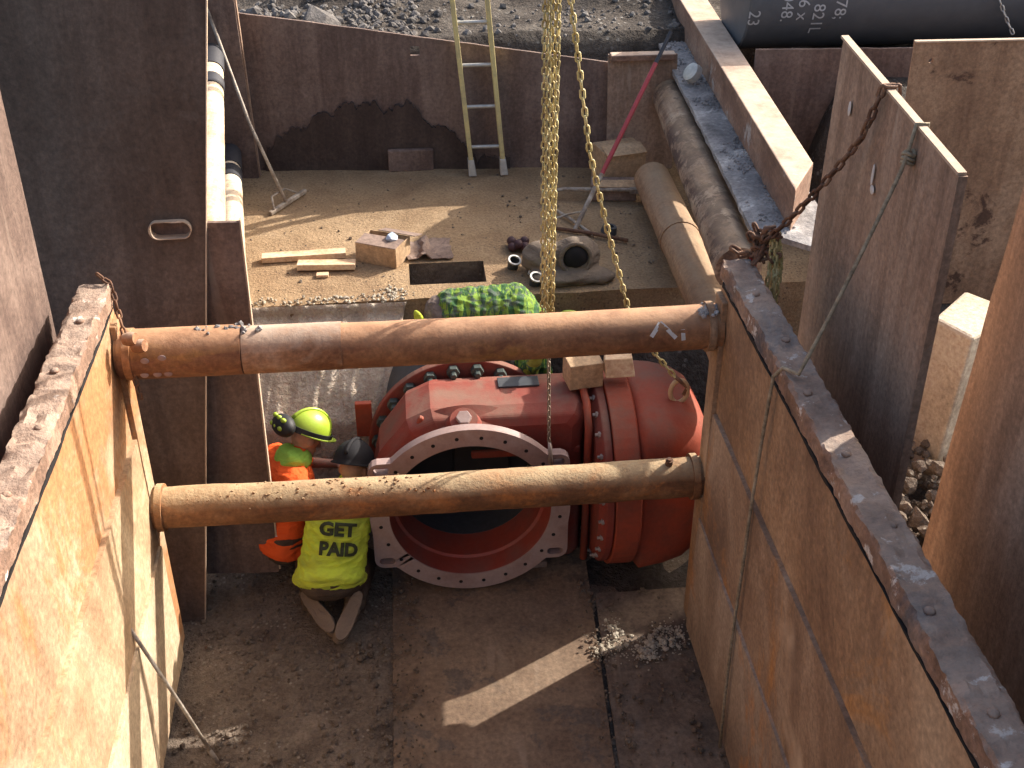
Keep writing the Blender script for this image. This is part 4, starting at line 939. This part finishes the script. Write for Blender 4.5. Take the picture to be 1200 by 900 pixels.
for d, sz, rx in (((0.0, -0.04, 0.075), (0.30, 0.14, 0.005), 0.05), ((0.06, 0.15, 0.07), (0.28, 0.12, 0.005), -0.3)):
    mb = MB(); mb.box(c0 + q @ Vector(d), sz, q @ Matrix.Rotation(rx, 3, 'X')); obj('flap', mb, 'card_d', cb)
mb = MB(); mb.stone(c0 + q @ Vector((0.06, 0.02, 0.085)), 0.055, 3, 0.5); obj('plastic_bag', mb, plain('pale_blue_plastic', (0.42, 0.48, 0.58), 0.4), bevel=0.006, label='pale blue plastic bag on the open cardboard box', cat='bag')
mb = MB(); vs = []
for i in range(13):
    for j in range(9):
        x = 0.0 + 0.30 * i / 12; y = 7.40 + 0.30 * j / 8; vs.append((x + 0.03 * noise.noise(Vector((j * 1.3, i * .2, 0))), y + 0.03 * noise.noise(Vector((i * 1.1, 0, 2))), 1.222 + 0.018 * fbm((x * 9, y * 9, 0), 3) + (0.03 if 3 < i < 6 else 0)))
mb.add(vs, [(i * 9 + j, (i + 1) * 9 + j, (i + 1) * 9 + j + 1, i * 9 + j + 1) for i in range(12) for j in range(8)])
o = obj('cardboard_sheet', mb, 'card_d', label='torn flattened cardboard right of the open box', cat='cardboard'); o.modifiers.new('thick', 'SOLIDIFY').thickness = 0.006
for c, d, rz, lab in (((1.66, 8.62, 1.36), (0.34, 0.26, 0.30), 14, 'brown cardboard box in the far right corner of the ledge'), ((1.58, 8.36, 1.265), (0.34, 0.16, 0.13), -6, 'low flattened cardboard carton before the far right box')):
    t = thing('cardboard_box', (c[0], c[1], 1.2), lab, 'box', 'boxes in the far right corner'); q = Matrix.Rotation(R(rz), 3, 'Z')
    mb = MB(); mb.box(c, d, q); obj('side', mb, 'card' if d[2] > 0.2 else 'card_d', t, bevel=0.006)
    mb = MB(); mb.box(Vector(c) + Vector((0.02, -d[1] * 0.4, d[2] * 0.52)), (d[0] * 0.95, d[1] * 0.55, 0.006), q @ Matrix.Rotation(R(14), 3, 'X')); obj('flap', mb, 'card', t)
rb = thing('digging_bar', deck(1.20, 7.76), 'red painted digging bar leaning up from the tools on the ledge', 'bar')
A, B = Vector((1.20, 7.76, 1.22)), Vector((2.00, 8.62, 2.37))
for t0, t1, mt, r in ((0, 0.28, 'steel_bar', 0.017), (0.28, 0.84, 'red_bar', 0.017), (0.84, 1.0, 'band', 0.015)):
    mb = MB(); mb.tube([A.lerp(B, t0), A.lerp(B, (t0 + t1) / 2), A.lerp(B, t1)], r, 10); obj('shaft', mb, mt, rb, auto=50)
mb = MB(); mb.tube([(1.02, 8.27, 1.225), (1.10, 8.36, 1.26), (1.20, 8.38, 1.27), (1.45, 8.28, 1.30), (1.72, 8.22, 1.31)], 0.016, 8); mb.bar((1.68, 8.225, 1.31), (1.90, 8.20, 1.31), 0.07, 0.03)
obj('wrench', mb, 'steel_bar', auto=50, label='long grey steel wrench lying across the ledge before the cartons', cat='wrench')
for k, (a, b, r, lab) in enumerate((((1.05, 8.22, 1.22), (1.32, 7.66, 1.22), 0.012, 'grey bar under the red digging bar, slanting right'), ((1.02, 7.82, 1.22), (1.55, 7.55, 1.22), 0.014, 'dark bar lying just behind the canvas bag'), ((1.05, 7.88, 1.25), (1.28, 8.02, 1.24), 0.008, 'thin short rod crossing the bars behind the bag'))):
    mb = MB(); mb.tube([a, Vector(a).lerp(Vector(b), 0.5) + Vector((0, 0, 0.01)), b], r, 8); obj('steel_bar', mb, 'steel_bar' if k != 1 else 'chain_r', smooth=True, label=lab, cat='bar', group='loose bars on the ledge')
mb = MB(); mb.lathe([(0, 0.06), (0.05, 0.05), (0.05, 0.03), (0.01, 0.03)], (1.44, 7.72, 1.21), (0.2, 0, 1), 16); obj('pipe_fitting', mb, 'gate_grey', auto=40, label='small grey pipe fitting by the bars behind the bag', cat='fitting')
bg = thing('canvas_bag', deck(1.02, 7.15), 'open dusty canvas tool bag behind the hoist chain', 'bag')
mb = MB(); mb.ball((0.92, 7.18, 1.30), (0.17, 0.14, 0.11)); mb.ball((1.12, 7.15, 1.32), (0.16, 0.14, 0.13)); mb.ball((1.02, 7.02, 1.24), (0.24, 0.12, 0.05)); mb.ball((1.24, 7.02, 1.235), (0.14, 0.10, 0.04))
o = blob('bag_body', mb, 'bag', bg, 0.014, 4, 0.02, 0.10)
mb = MB(); mb.ball((1.10, 7.04, 1.36), (0.085, 0.05, 0.085)); obj('mouth', mb, 'hole', bg, smooth=True)
mb = MB(); mb.tube([Vector((1.10 + 0.10 * math.cos(a), 7.02 + 0.02 * math.sin(a), 1.36 + 0.10 * math.sin(a))) for a in [2 * math.pi * k / 20 for k in range(20)]], 0.016, 8, closed=True); obj('rim', mb, 'bag', bg, smooth=True)
mb = MB(); mb.tube([(0.80, 7.10, 1.22), (0.86, 7.22, 1.30), (0.90, 7.32, 1.34), (0.94, 7.34, 1.32)], [0.012, 0.020, 0.024, 0.030], 8); obj('rag', mb, 'cloth_w', smooth=True, label='crumpled white rag beside the canvas bag', cat='rag')
mb = MB()
for k in range(7): mb.ball((0.73 + 0.045 * (k % 3) + rnd.uniform(-.01, .01), 7.48 + 0.05 * (k // 3), 1.24 + 0.02 * (k % 2)), 0.034, nu=8, nv=6)
obj('work_glove', mb, plain('maroon_rubber', (0.06, 0.025, 0.028), 0.6), smooth=True, label='dark red knobbly rubber glove on the ledge left of the bag', cat='glove')
for c, lab in (((0.70, 7.25, 1.2), 'small grey cup standing left of the canvas bag'), ((0.82, 6.99, 1.2), 'small grey tin lying before the canvas bag')):
    t = thing('tin_cup', c, lab, 'cup', 'cups by the bag'); mb = MB(); mb.ring([(0, 0.035), (0.07, 0.042), (0.07, 0.036), (0.006, 0.030)], c, (0.2, -0.4, 1), 18); obj('wall', mb, 'gate_grey', t, auto=40)
    mb = MB(); mb.ring([(0.07, 0.034), (0.07, 0.046), (0.08, 0.046), (0.08, 0.034)], c, (0.2, -0.4, 1), 18); obj('rim', mb, 'alu', t, auto=40)
# wooden block and cardboard on top of the valve
mb = MB(); mb.box((0.97, 5.80, 1.26), (0.20, 0.16, 0.16), Matrix.Rotation(R(8), 3, 'Z')); obj('wooden_block', mb, 'card', bevel=0.005, label='brown cardboard wrapped block on top of the red valve', cat='block')
mb = MB(); mb.hexa([(1.09, 5.70, 1.255), (1.26, 5.70, 1.255), (1.26, 5.84, 1.25), (1.09, 5.84, 1.25), (1.08, 5.72, 1.37), (1.24, 5.72, 1.37), (1.25, 5.85, 1.37), (1.10, 5.85, 1.37)]); obj('wooden_block', mb, 'wood', bevel=0.006, label='pale sunlit wooden block on the bonnet flange of the valve', cat='block')

# ------------------------------------------------------------------ people
def frame(fwd, up):
    f = Vector(fwd).normalized(); r = f.cross(Vector(up)).normalized(); u = r.cross(f); return r, f, u
def hand(mb, wr, d, nrm, side):
    """palm, four unequal bent fingers and a thumb leaving the side of the palm"""
    r, f, u = frame(d, nrm); m3 = Matrix((r, f, u)).transposed(); wr = Vector(wr)
    mb.ball(wr + f * 0.045, (0.040, 0.052, 0.016), m3, 12, 8)
    for k, (x, L) in enumerate(((-0.030, 0.062), (-0.010, 0.074), (0.011, 0.070), (0.031, 0.054))):
        a = wr + r * x + f * 0.080; b = a + f * L * 0.55 - u * L * 0.15; c = b + f * L * 0.35 - u * L * 0.45
        mb.limb(a, b, 0.0095, 0.009, 8, 2); mb.limb(b, c, 0.009, 0.0075, 8, 2)
    a = wr + r * side * 0.030 + f * 0.020; b = a + r * side * 0.032 + f * 0.030 - u * 0.006; c = b + r * side * 0.006 + f * 0.030 - u * 0.012
    mb.limb(a, b, 0.012, 0.0105, 8, 2); mb.limb(b, c, 0.0105, 0.0085, 8, 2)
def head(mb, c, look, up):
    r, f, u = frame(look, up); m3 = Matrix((r, f, u)).transposed(); c = Vector(c)
    mb.ball(c + u * 0.015, (0.075, 0.095, 0.105), m3); mb.ball(c - u * 0.055 + f * 0.022, (0.058, 0.068, 0.065), m3)
    mb.limb(c + f * 0.088 + u * 0.012, c + f * 0.108 - u * 0.028, 0.010, 0.016, 8, 2)     # nose
    mb.ball(c + f * 0.083 - u * 0.062, (0.026, 0.012, 0.010), m3, 10, 6)                   # mouth
    mb.ball(c + f * 0.080 - u * 0.096, (0.024, 0.018, 0.016), m3, 10, 6)                   # chin
    for s in (-1, 1): mb.ball(c + r * s * 0.079 - u * 0.005, (0.012, 0.022, 0.034), m3, 10, 6)   # ears
    return r, f, u, m3
def person(name, j, look, hup, label, clothes, hat, voxel_c=0.011, wr=0.017):
    """j: joints in the pit. clothes: shirt, trousers, boots materials"""
    P = {k: Vector(v) for k, v in j.items()}
    base_ = Vector((P['pelvis'].x, P['pelvis'].y, 0.0)); t = thing(name, base_, label, 'person')
    mb = MB(); neck = P['chest'].lerp(P['head'], 0.55)
    mb.limb(P['pelvis'], P['chest'], 0.105, 0.115); mb.limb(P['chest'], neck, 0.09, 0.055); mb.limb(neck, P['head'], 0.055, 0.055)
    r, f, u, m3 = head(mb, P['head'], look, hup)
    for s in 'lr':
        mb.limb(P['chest'], P['sh' + s], 0.08, 0.055); mb.limb(P['sh' + s], P['el' + s], 0.046, 0.038); mb.limb(P['el' + s], P['wr' + s], 0.037, 0.026)
        hand(mb, P['wr' + s], P['wr' + s] - P['el' + s], P.get('hn' + s, Vector((0, 0, 1))), -1 if s == 'r' else 1)
        mb.limb(P['pelvis'], P['hp' + s], 0.09, 0.085); mb.limb(P['hp' + s], P['kn' + s], 0.075, 0.055); mb.limb(P['kn' + s], P['an' + s], 0.052, 0.036)
        mb.limb(P['an' + s], P['to' + s], 0.036, 0.03)
    b = blob('body', mb, 'skin', t, 0.0085, 4)
    for s in (-1, 1):   # eyes
        e = MB(); e.ball(P['head'] + f * 0.086 + r * s * 0.032 + u * 0.02, 0.011, nu=10, nv=8); obj('eye', e, 'chalk_w', t, smooth=True)
    # shirt
    mb = MB(); up_t = (P['chest'] - P['pelvis']).normalized(); side = (P['shr'] - P['shl']).normalized(); depth = up_t.cross(side).normalized(); m_t = Matrix((side, depth, up_t)).transposed()
    for q in range(7):
        a = q / 6; c = P['pelvis'].lerp(P['chest'], a)
        mb.ball(c, (0.188 + 0.020 * abs(a - 0.5), 0.158 - 0.016 * a, 0.10), m_t, 20, 10)
    if clothes.get('hem', True): mb.ball(P['pelvis'] - up_t * 0.035, (0.212, 0.176, 0.080), m_t, 20, 10)
    mb.limb(P['chest'], neck, 0.12, 0.07)
    for s in 'lr':
        mb.limb(P['chest'], P['sh' + s], 0.115, 0.078); mb.limb(P['sh' + s], P['sh' + s].lerp(P['el' + s], clothes.get('sleeve', 0.75)), 0.072, 0.062)
        if clothes.get('long'): mb.limb(P['el' + s], P['el' + s].lerp(P['wr' + s], 0.9), 0.058, 0.044); mb.limb(P['sh' + s], P['el' + s], 0.072, 0.058)
    sh = blob('shirt', mb, clothes['shirt'], t, voxel_c, 5, wr, 0.055)
    # trousers
    mb = MB(); mb.ball(P['pelvis'] - up_t * 0.07, (0.165, 0.125, 0.10), m_t, 20, 10)
    for s in 'lr':
        mb.limb(P['pelvis'] - up_t * 0.03, P['hp' + s], 0.112, 0.112); mb.limb(P['hp' + s], P['kn' + s], 0.108, 0.078); mb.limb(P['kn' + s], P['an' + s], 0.076, 0.060)
    tr = blob('trousers', mb, clothes['trousers'], t, voxel_c, 5, wr * 0.6, 0.06)
    for s in 'lr':   # boots: ankle shaft, upper and a welted sole
        a, b_ = P['an' + s], P['to' + s]; d = (b_ - a).normalized(); sole = P.get('so' + s, Vector((0, 0, -1))).normalized()
        heel = a - d * 0.05 + sole * 0.03
        mb = MB(); mb.limb(a, a.lerp(P['kn' + s], 0.22), 0.052, 0.056); mb.limb(a, heel.lerp(b_, 0.55), 0.052, 0.046); mb.limb(heel.lerp(b_, 0.55), b_, 0.047, 0.040)
        bt = blob('boot', mb, clothes['boots'], t, 0.010, 4, 0.004, 0.04)
        x = d.cross(sole).normalized(); mb = MB(); ring = []
        L = (b_ - heel).length + 0.04
        for q in range(28):
            an = 2 * math.pi * q / 28; cc, ss = math.cos(an), math.sin(an)
            wd = 0.048 - 0.010 * math.exp(-((cc + 0.25) / 0.35) ** 2) - (0.006 if cc < -0.5 else 0)
            ring.append(heel - d * 0.01 + d * (L / 2 * (1 + math.copysign(abs(cc) ** 0.75, cc))) + x * wd * math.copysign(abs(ss) ** 0.8, ss))
        mb.loft([[p + sole * 0.022 for p in ring], [p + sole * 0.052 for p in ring]])
        obj('sole', mb, 'boot', bt, bevel=0.005)
    # hard hat: domed shell, brim, ridge
    if hat:
        hc = P['head'] + u * 0.045; mb = MB(); rings = []
        for k in range(9):
            th = math.pi / 2 * k / 8; rr = math.cos(th) if k < 8 else 0.02
            rings.append([hc + r * (0.118 * rr * math.cos(2 * math.pi * q / 36)) + f * (0.142 * rr * math.sin(2 * math.pi * q / 36)) + u * (0.135 * math.sin(th)) for q in range(36)])
        brim = [hc - u * 0.006 + r * (0.132 * math.cos(2 * math.pi * q / 36)) + f * ((0.150 + (0.045 if math.sin(2 * math.pi * q / 36) > 0.2 else 0.004) * max(0, math.sin(2 * math.pi * q / 36))) * math.sin(2 * math.pi * q / 36)) for q in range(36)]
        under = [p - u * 0.006 for p in brim]; inn = [hc - u * 0.004 + (p - hc) * 0.94 for p in rings[0]]
        mb.loft([inn, under, brim] + rings); ht = obj('hard_hat', mb, hat, t, auto=55)
        mb = MB(); mb.tube([hc + f * (0.144 * math.cos(a)) + u * (0.137 * math.sin(a)) for a in [math.pi * (0.12 + 0.76 * q / 14) for q in range(15)]], 0.012, 8); obj('ridge', mb, hat, ht, smooth=True)
    return t, P, (r, f, u, m3), sh, tr
def drape(vs, fs, o, org, ex, ey, d, name, mat, parent, off=0.008, sub=True):
    """lay flat lettering on a surface"""
    bpy.context.view_layer.update()
    inv = o.matrix_world.inverted(); bvh = BVHTree.FromPolygons([o.matrix_world @ v.co for v in o.data.vertices], [tuple(p.vertices) for p in o.data.polygons])
    me = bmesh.new(); vv = [me.verts.new(v) for v in vs]
    for f in fs:
        try: me.faces.new([vv[i] for i in f])
        except ValueError: pass
    bmesh.ops.triangulate(me, faces=me.faces[:])
    bmesh.ops.subdivide_edges(me, edges=[e for e in me.edges if e.calc_length() > 0.012], cuts=2, use_grid_fill=True)
    mb = MB(); ids = {}
    for k, v in enumerate(me.verts):
        ids[v] = k; p = Vector(org) + Vector(ex) * v.co.x + Vector(ey) * v.co.y - Vector(d) * 0.5
        hit = bvh.ray_cast(p, Vector(d)); mb.v.append((hit[0] - Vector(d) * off) if hit[0] else p + Vector(d) * 0.5)
    mb.f = [tuple(ids[v] for v in f.verts) for f in me.faces]; me.free()
    return obj(name, mb, mat, parent)

# worker kneeling with back to the viewer
jB = dict(pelvis=(-0.535, 5.27, 0.32), chest=(-0.46, 5.50, 0.60), head=(-0.385, 5.67, 0.735),
          shl=(-0.62, 5.56, 0.66), shr=(-0.29, 5.53, 0.66), ell=(-0.66, 5.74, 0.48), elr=(-0.20, 5.70, 0.48), wrl=(-0.47, 5.90, 0.42), wrr=(-0.36, 5.88, 0.42),
          hpl=(-0.63, 5.30, 0.27), hpr=(-0.44, 5.28, 0.27), knl=(-0.70, 5.64, 0.09), knr=(-0.36, 5.62, 0.09),
          anl=(-0.655, 5.24, 0.115), anr=(-0.41, 5.19, 0.135), tol=(-0.53, 5.06, 0.055), tor=(-0.50, 5.00, 0.055),
          sol=(-0.25, -0.45, 0.85), sor=(0.15, -0.55, 0.82))
tB, PB, hB, shB, trB = person('person', jB, (0.35, 0.75, -0.55), (0.15, 0.5, 0.85), 'person kneeling in a yellow shirt reading GET PAID, back turned', dict(shirt='hiviz', trousers='trouser', boots='boot', sleeve=0.7), 'hat_black')
vd = Vector((-0.06, 0.83, -0.56)).normalized()
ex = Vector((0.985, -0.05, -0.12)).normalized(); ey = vd.cross(ex).normalized() * -1
if ey.z < 0: ey = -ey
for body, cpt, size in (('GET', (-0.478, 5.26, 0.583), 0.100), ('PAID', (-0.480, 5.20, 0.490), 0.100)):
    vs, fs = text_mesh(body, size, 0.005)
    for v in vs: v.x *= 1.12 if body == 'GET' else 1.0
    drape(vs, fs, shB, cpt, ex, ey, vd, 'lettering', 'ink', shB)

# worker in the orange vest on the left
jA = dict(pelvis=(-0.85, 5.70, 0.28), chest=(-0.775, 5.83, 0.62), head=(-0.665, 5.93, 0.80),
          shl=(-0.86, 5.98, 0.64), shr=(-0.72, 5.67, 0.64), ell=(-0.68, 6.12, 0.48), elr=(-0.56, 5.68, 0.48), wrl=(-0.50, 6.06, 0.50), wrr=(-0.40, 5.84, 0.52),
          hpl=(-0.86, 5.81, 0.28), hpr=(-0.82, 5.62, 0.28), knl=(-0.52, 5.95, 0.09), knr=(-0.60, 5.80, 0.30),
          anl=(-0.88, 6.05, 0.09), anr=(-0.66, 5.78, 0.09), tol=(-1.05, 6.08, 0.06), tor=(-0.50, 5.80, 0.05), sol=(-0.5, 0, 0.85))
tA, PA, hA, shA, trA = person('person', jA, (0.75, 0.35, -0.55), (0.35, 0.35, 0.87), 'person in an orange vest and lime hard hat crouching left of the valve', dict(shirt='orange', trousers='trouser', boots='boot', sleeve=0.8), 'hat_lime')
r, f, u, m3 = hA
mb = MB(); nk = PA['chest'].lerp(PA['head'], 0.42)
mb.ball(nk - f * 0.040, (0.105, 0.085, 0.075), m3); mb.ball(nk - f * 0.065 - u * 0.03, (0.085, 0.055, 0.075), m3); mb.ball(nk, (0.10, 0.09, 0.09), m3); blob('neck_cover', mb, 'lime', tA, 0.011, 4, 0.010, 0.05)
hc = PA['head'] + u * 0.045
mb = MB(); mb.ring([(-0.014, 0.0), (0.022, 0.0), (0.022, 0.009), (-0.014, 0.009)], (0, 0, 0), (0, 0, 1), 40)
mb.v = [hc + u * v.z + r * v.x / max(1e-6, Vector((v.x, v.y, 0)).length or 1) * (0.119 + Vector((v.x, v.y, 0)).length) + f * v.y / max(1e-6, Vector((v.x, v.y, 0)).length or 1) * (0.144 + Vector((v.x, v.y, 0)).length) for v in [Vector((math.cos(2 * math.pi * (k % 40) / 40) * (0.002 if k < 80 else 0.010), math.sin(2 * math.pi * (k % 40) / 40) * (0.002 if k < 80 else 0.010), (-0.014, 0.022, 0.022, -0.014)[k // 40])) for k in range(160)]]
obj('goggle_strap', mb, 'black', tA, auto=40)
gm = Matrix((f, r, u)).transposed(); gc = hc - f * 0.175 + r * 0.0 - u * 0.005
mb = MB(); mb.ball(gc, (0.060, 0.105, 0.066), gm, 18, 10); gg = obj('goggles', mb, 'black', tA, smooth=True)
for s in (-1, 0, 1):
    for s2 in (-1, 1):
        mb = MB(); mb.ball(gc - f * 0.044 + r * s * 0.052 + u * (s2 * 0.026 + 0.012), (0.018, 0.018, 0.015), gm, 10, 6); obj('vent', mb, 'hat_lime', gg, smooth=True)
up_t = (PA['chest'] - PA['pelvis']).normalized(); sd_ = (PA['shr'] - PA['shl']).normalized(); dp = up_t.cross(sd_).normalized(); mt = Matrix((sd_, dp, up_t)).transposed()
for a, w_, mat in ((0.10, 0.055, 'refl'), (-0.06, 0.06, 'orange')):
    c = PA['pelvis'].lerp(PA['chest'], a); mb = MB(); rr = [[c + up_t * z + sd_ * 0.188 * math.cos(2 * math.pi * k / 36) + dp * 0.142 * math.sin(2 * math.pi * k / 36) for k in range(36)] for z in (-w_ / 2, w_ / 2)]
    mb.loft(rr, caps=False); o = obj('vest_band', mb, mat, shA, smooth=True); o.modifiers.new('thick', 'SOLIDIFY').thickness = 0.006

# worker bent over behind the valve
jC = dict(pelvis=(0.25, 6.50, 1.27), chest=(0.66, 6.46, 1.32), head=(0.93, 6.36, 1.16),
          shl=(0.72, 6.62, 1.25), shr=(0.72, 6.30, 1.25), ell=(0.80, 6.56, 0.86), elr=(0.66, 6.16, 0.98), wrl=(0.92, 6.38, 0.72), wrr=(0.72, 6.02, 1.21),
          hpl=(0.19, 6.60, 1.16), hpr=(0.21, 6.40, 1.16), knl=(0.24, 6.62, 0.58), knr=(0.34, 6.42, 0.60),
          anl=(0.10, 6.62, 0.09), anr=(0.22, 6.44, 0.09), tol=(0.30, 6.60, 0.05), tor=(0.42, 6.40, 0.05))
tC, PC_, hC, shC, trC = person('person', jC, (0.6, -0.1, -0.8), (0.75, 0, 0.65), 'person in a green printed shirt bent over behind the upper spreader pipe', dict(shirt='camo', trousers='trouser_t', boots='boot', long=True, hem=False), 'hat_lime')
mb = MB()
hand(mb, PC_['wrr'], PC_['wrr'] - PC_['elr'], Vector((0, 0, 1)), -1)
mb.limb(PC_['wrr'], PC_['elr'].lerp(PC_['wrr'], 0.6), 0.036, 0.044); mb.v = [PC_['wrr'] + (v - PC_['wrr']) * 1.18 for v in mb.v]
blob('glove', mb, cloth('dusty_yellow_glove', (0.34, 0.36, 0.06), (0.20, 0.19, 0.06), 0.8), tC, 0.008, 3)
mb = MB(); mb.ball((0.05, 6.40, 1.30), (0.03, 0.02, 0.08), Matrix.Rotation(R(-20), 3, 'Y')); mb.ball((0.075, 6.39, 1.23), (0.025, 0.02, 0.05)); blob('pocket_rag', mb, 'hiviz', tC, 0.008, 3)
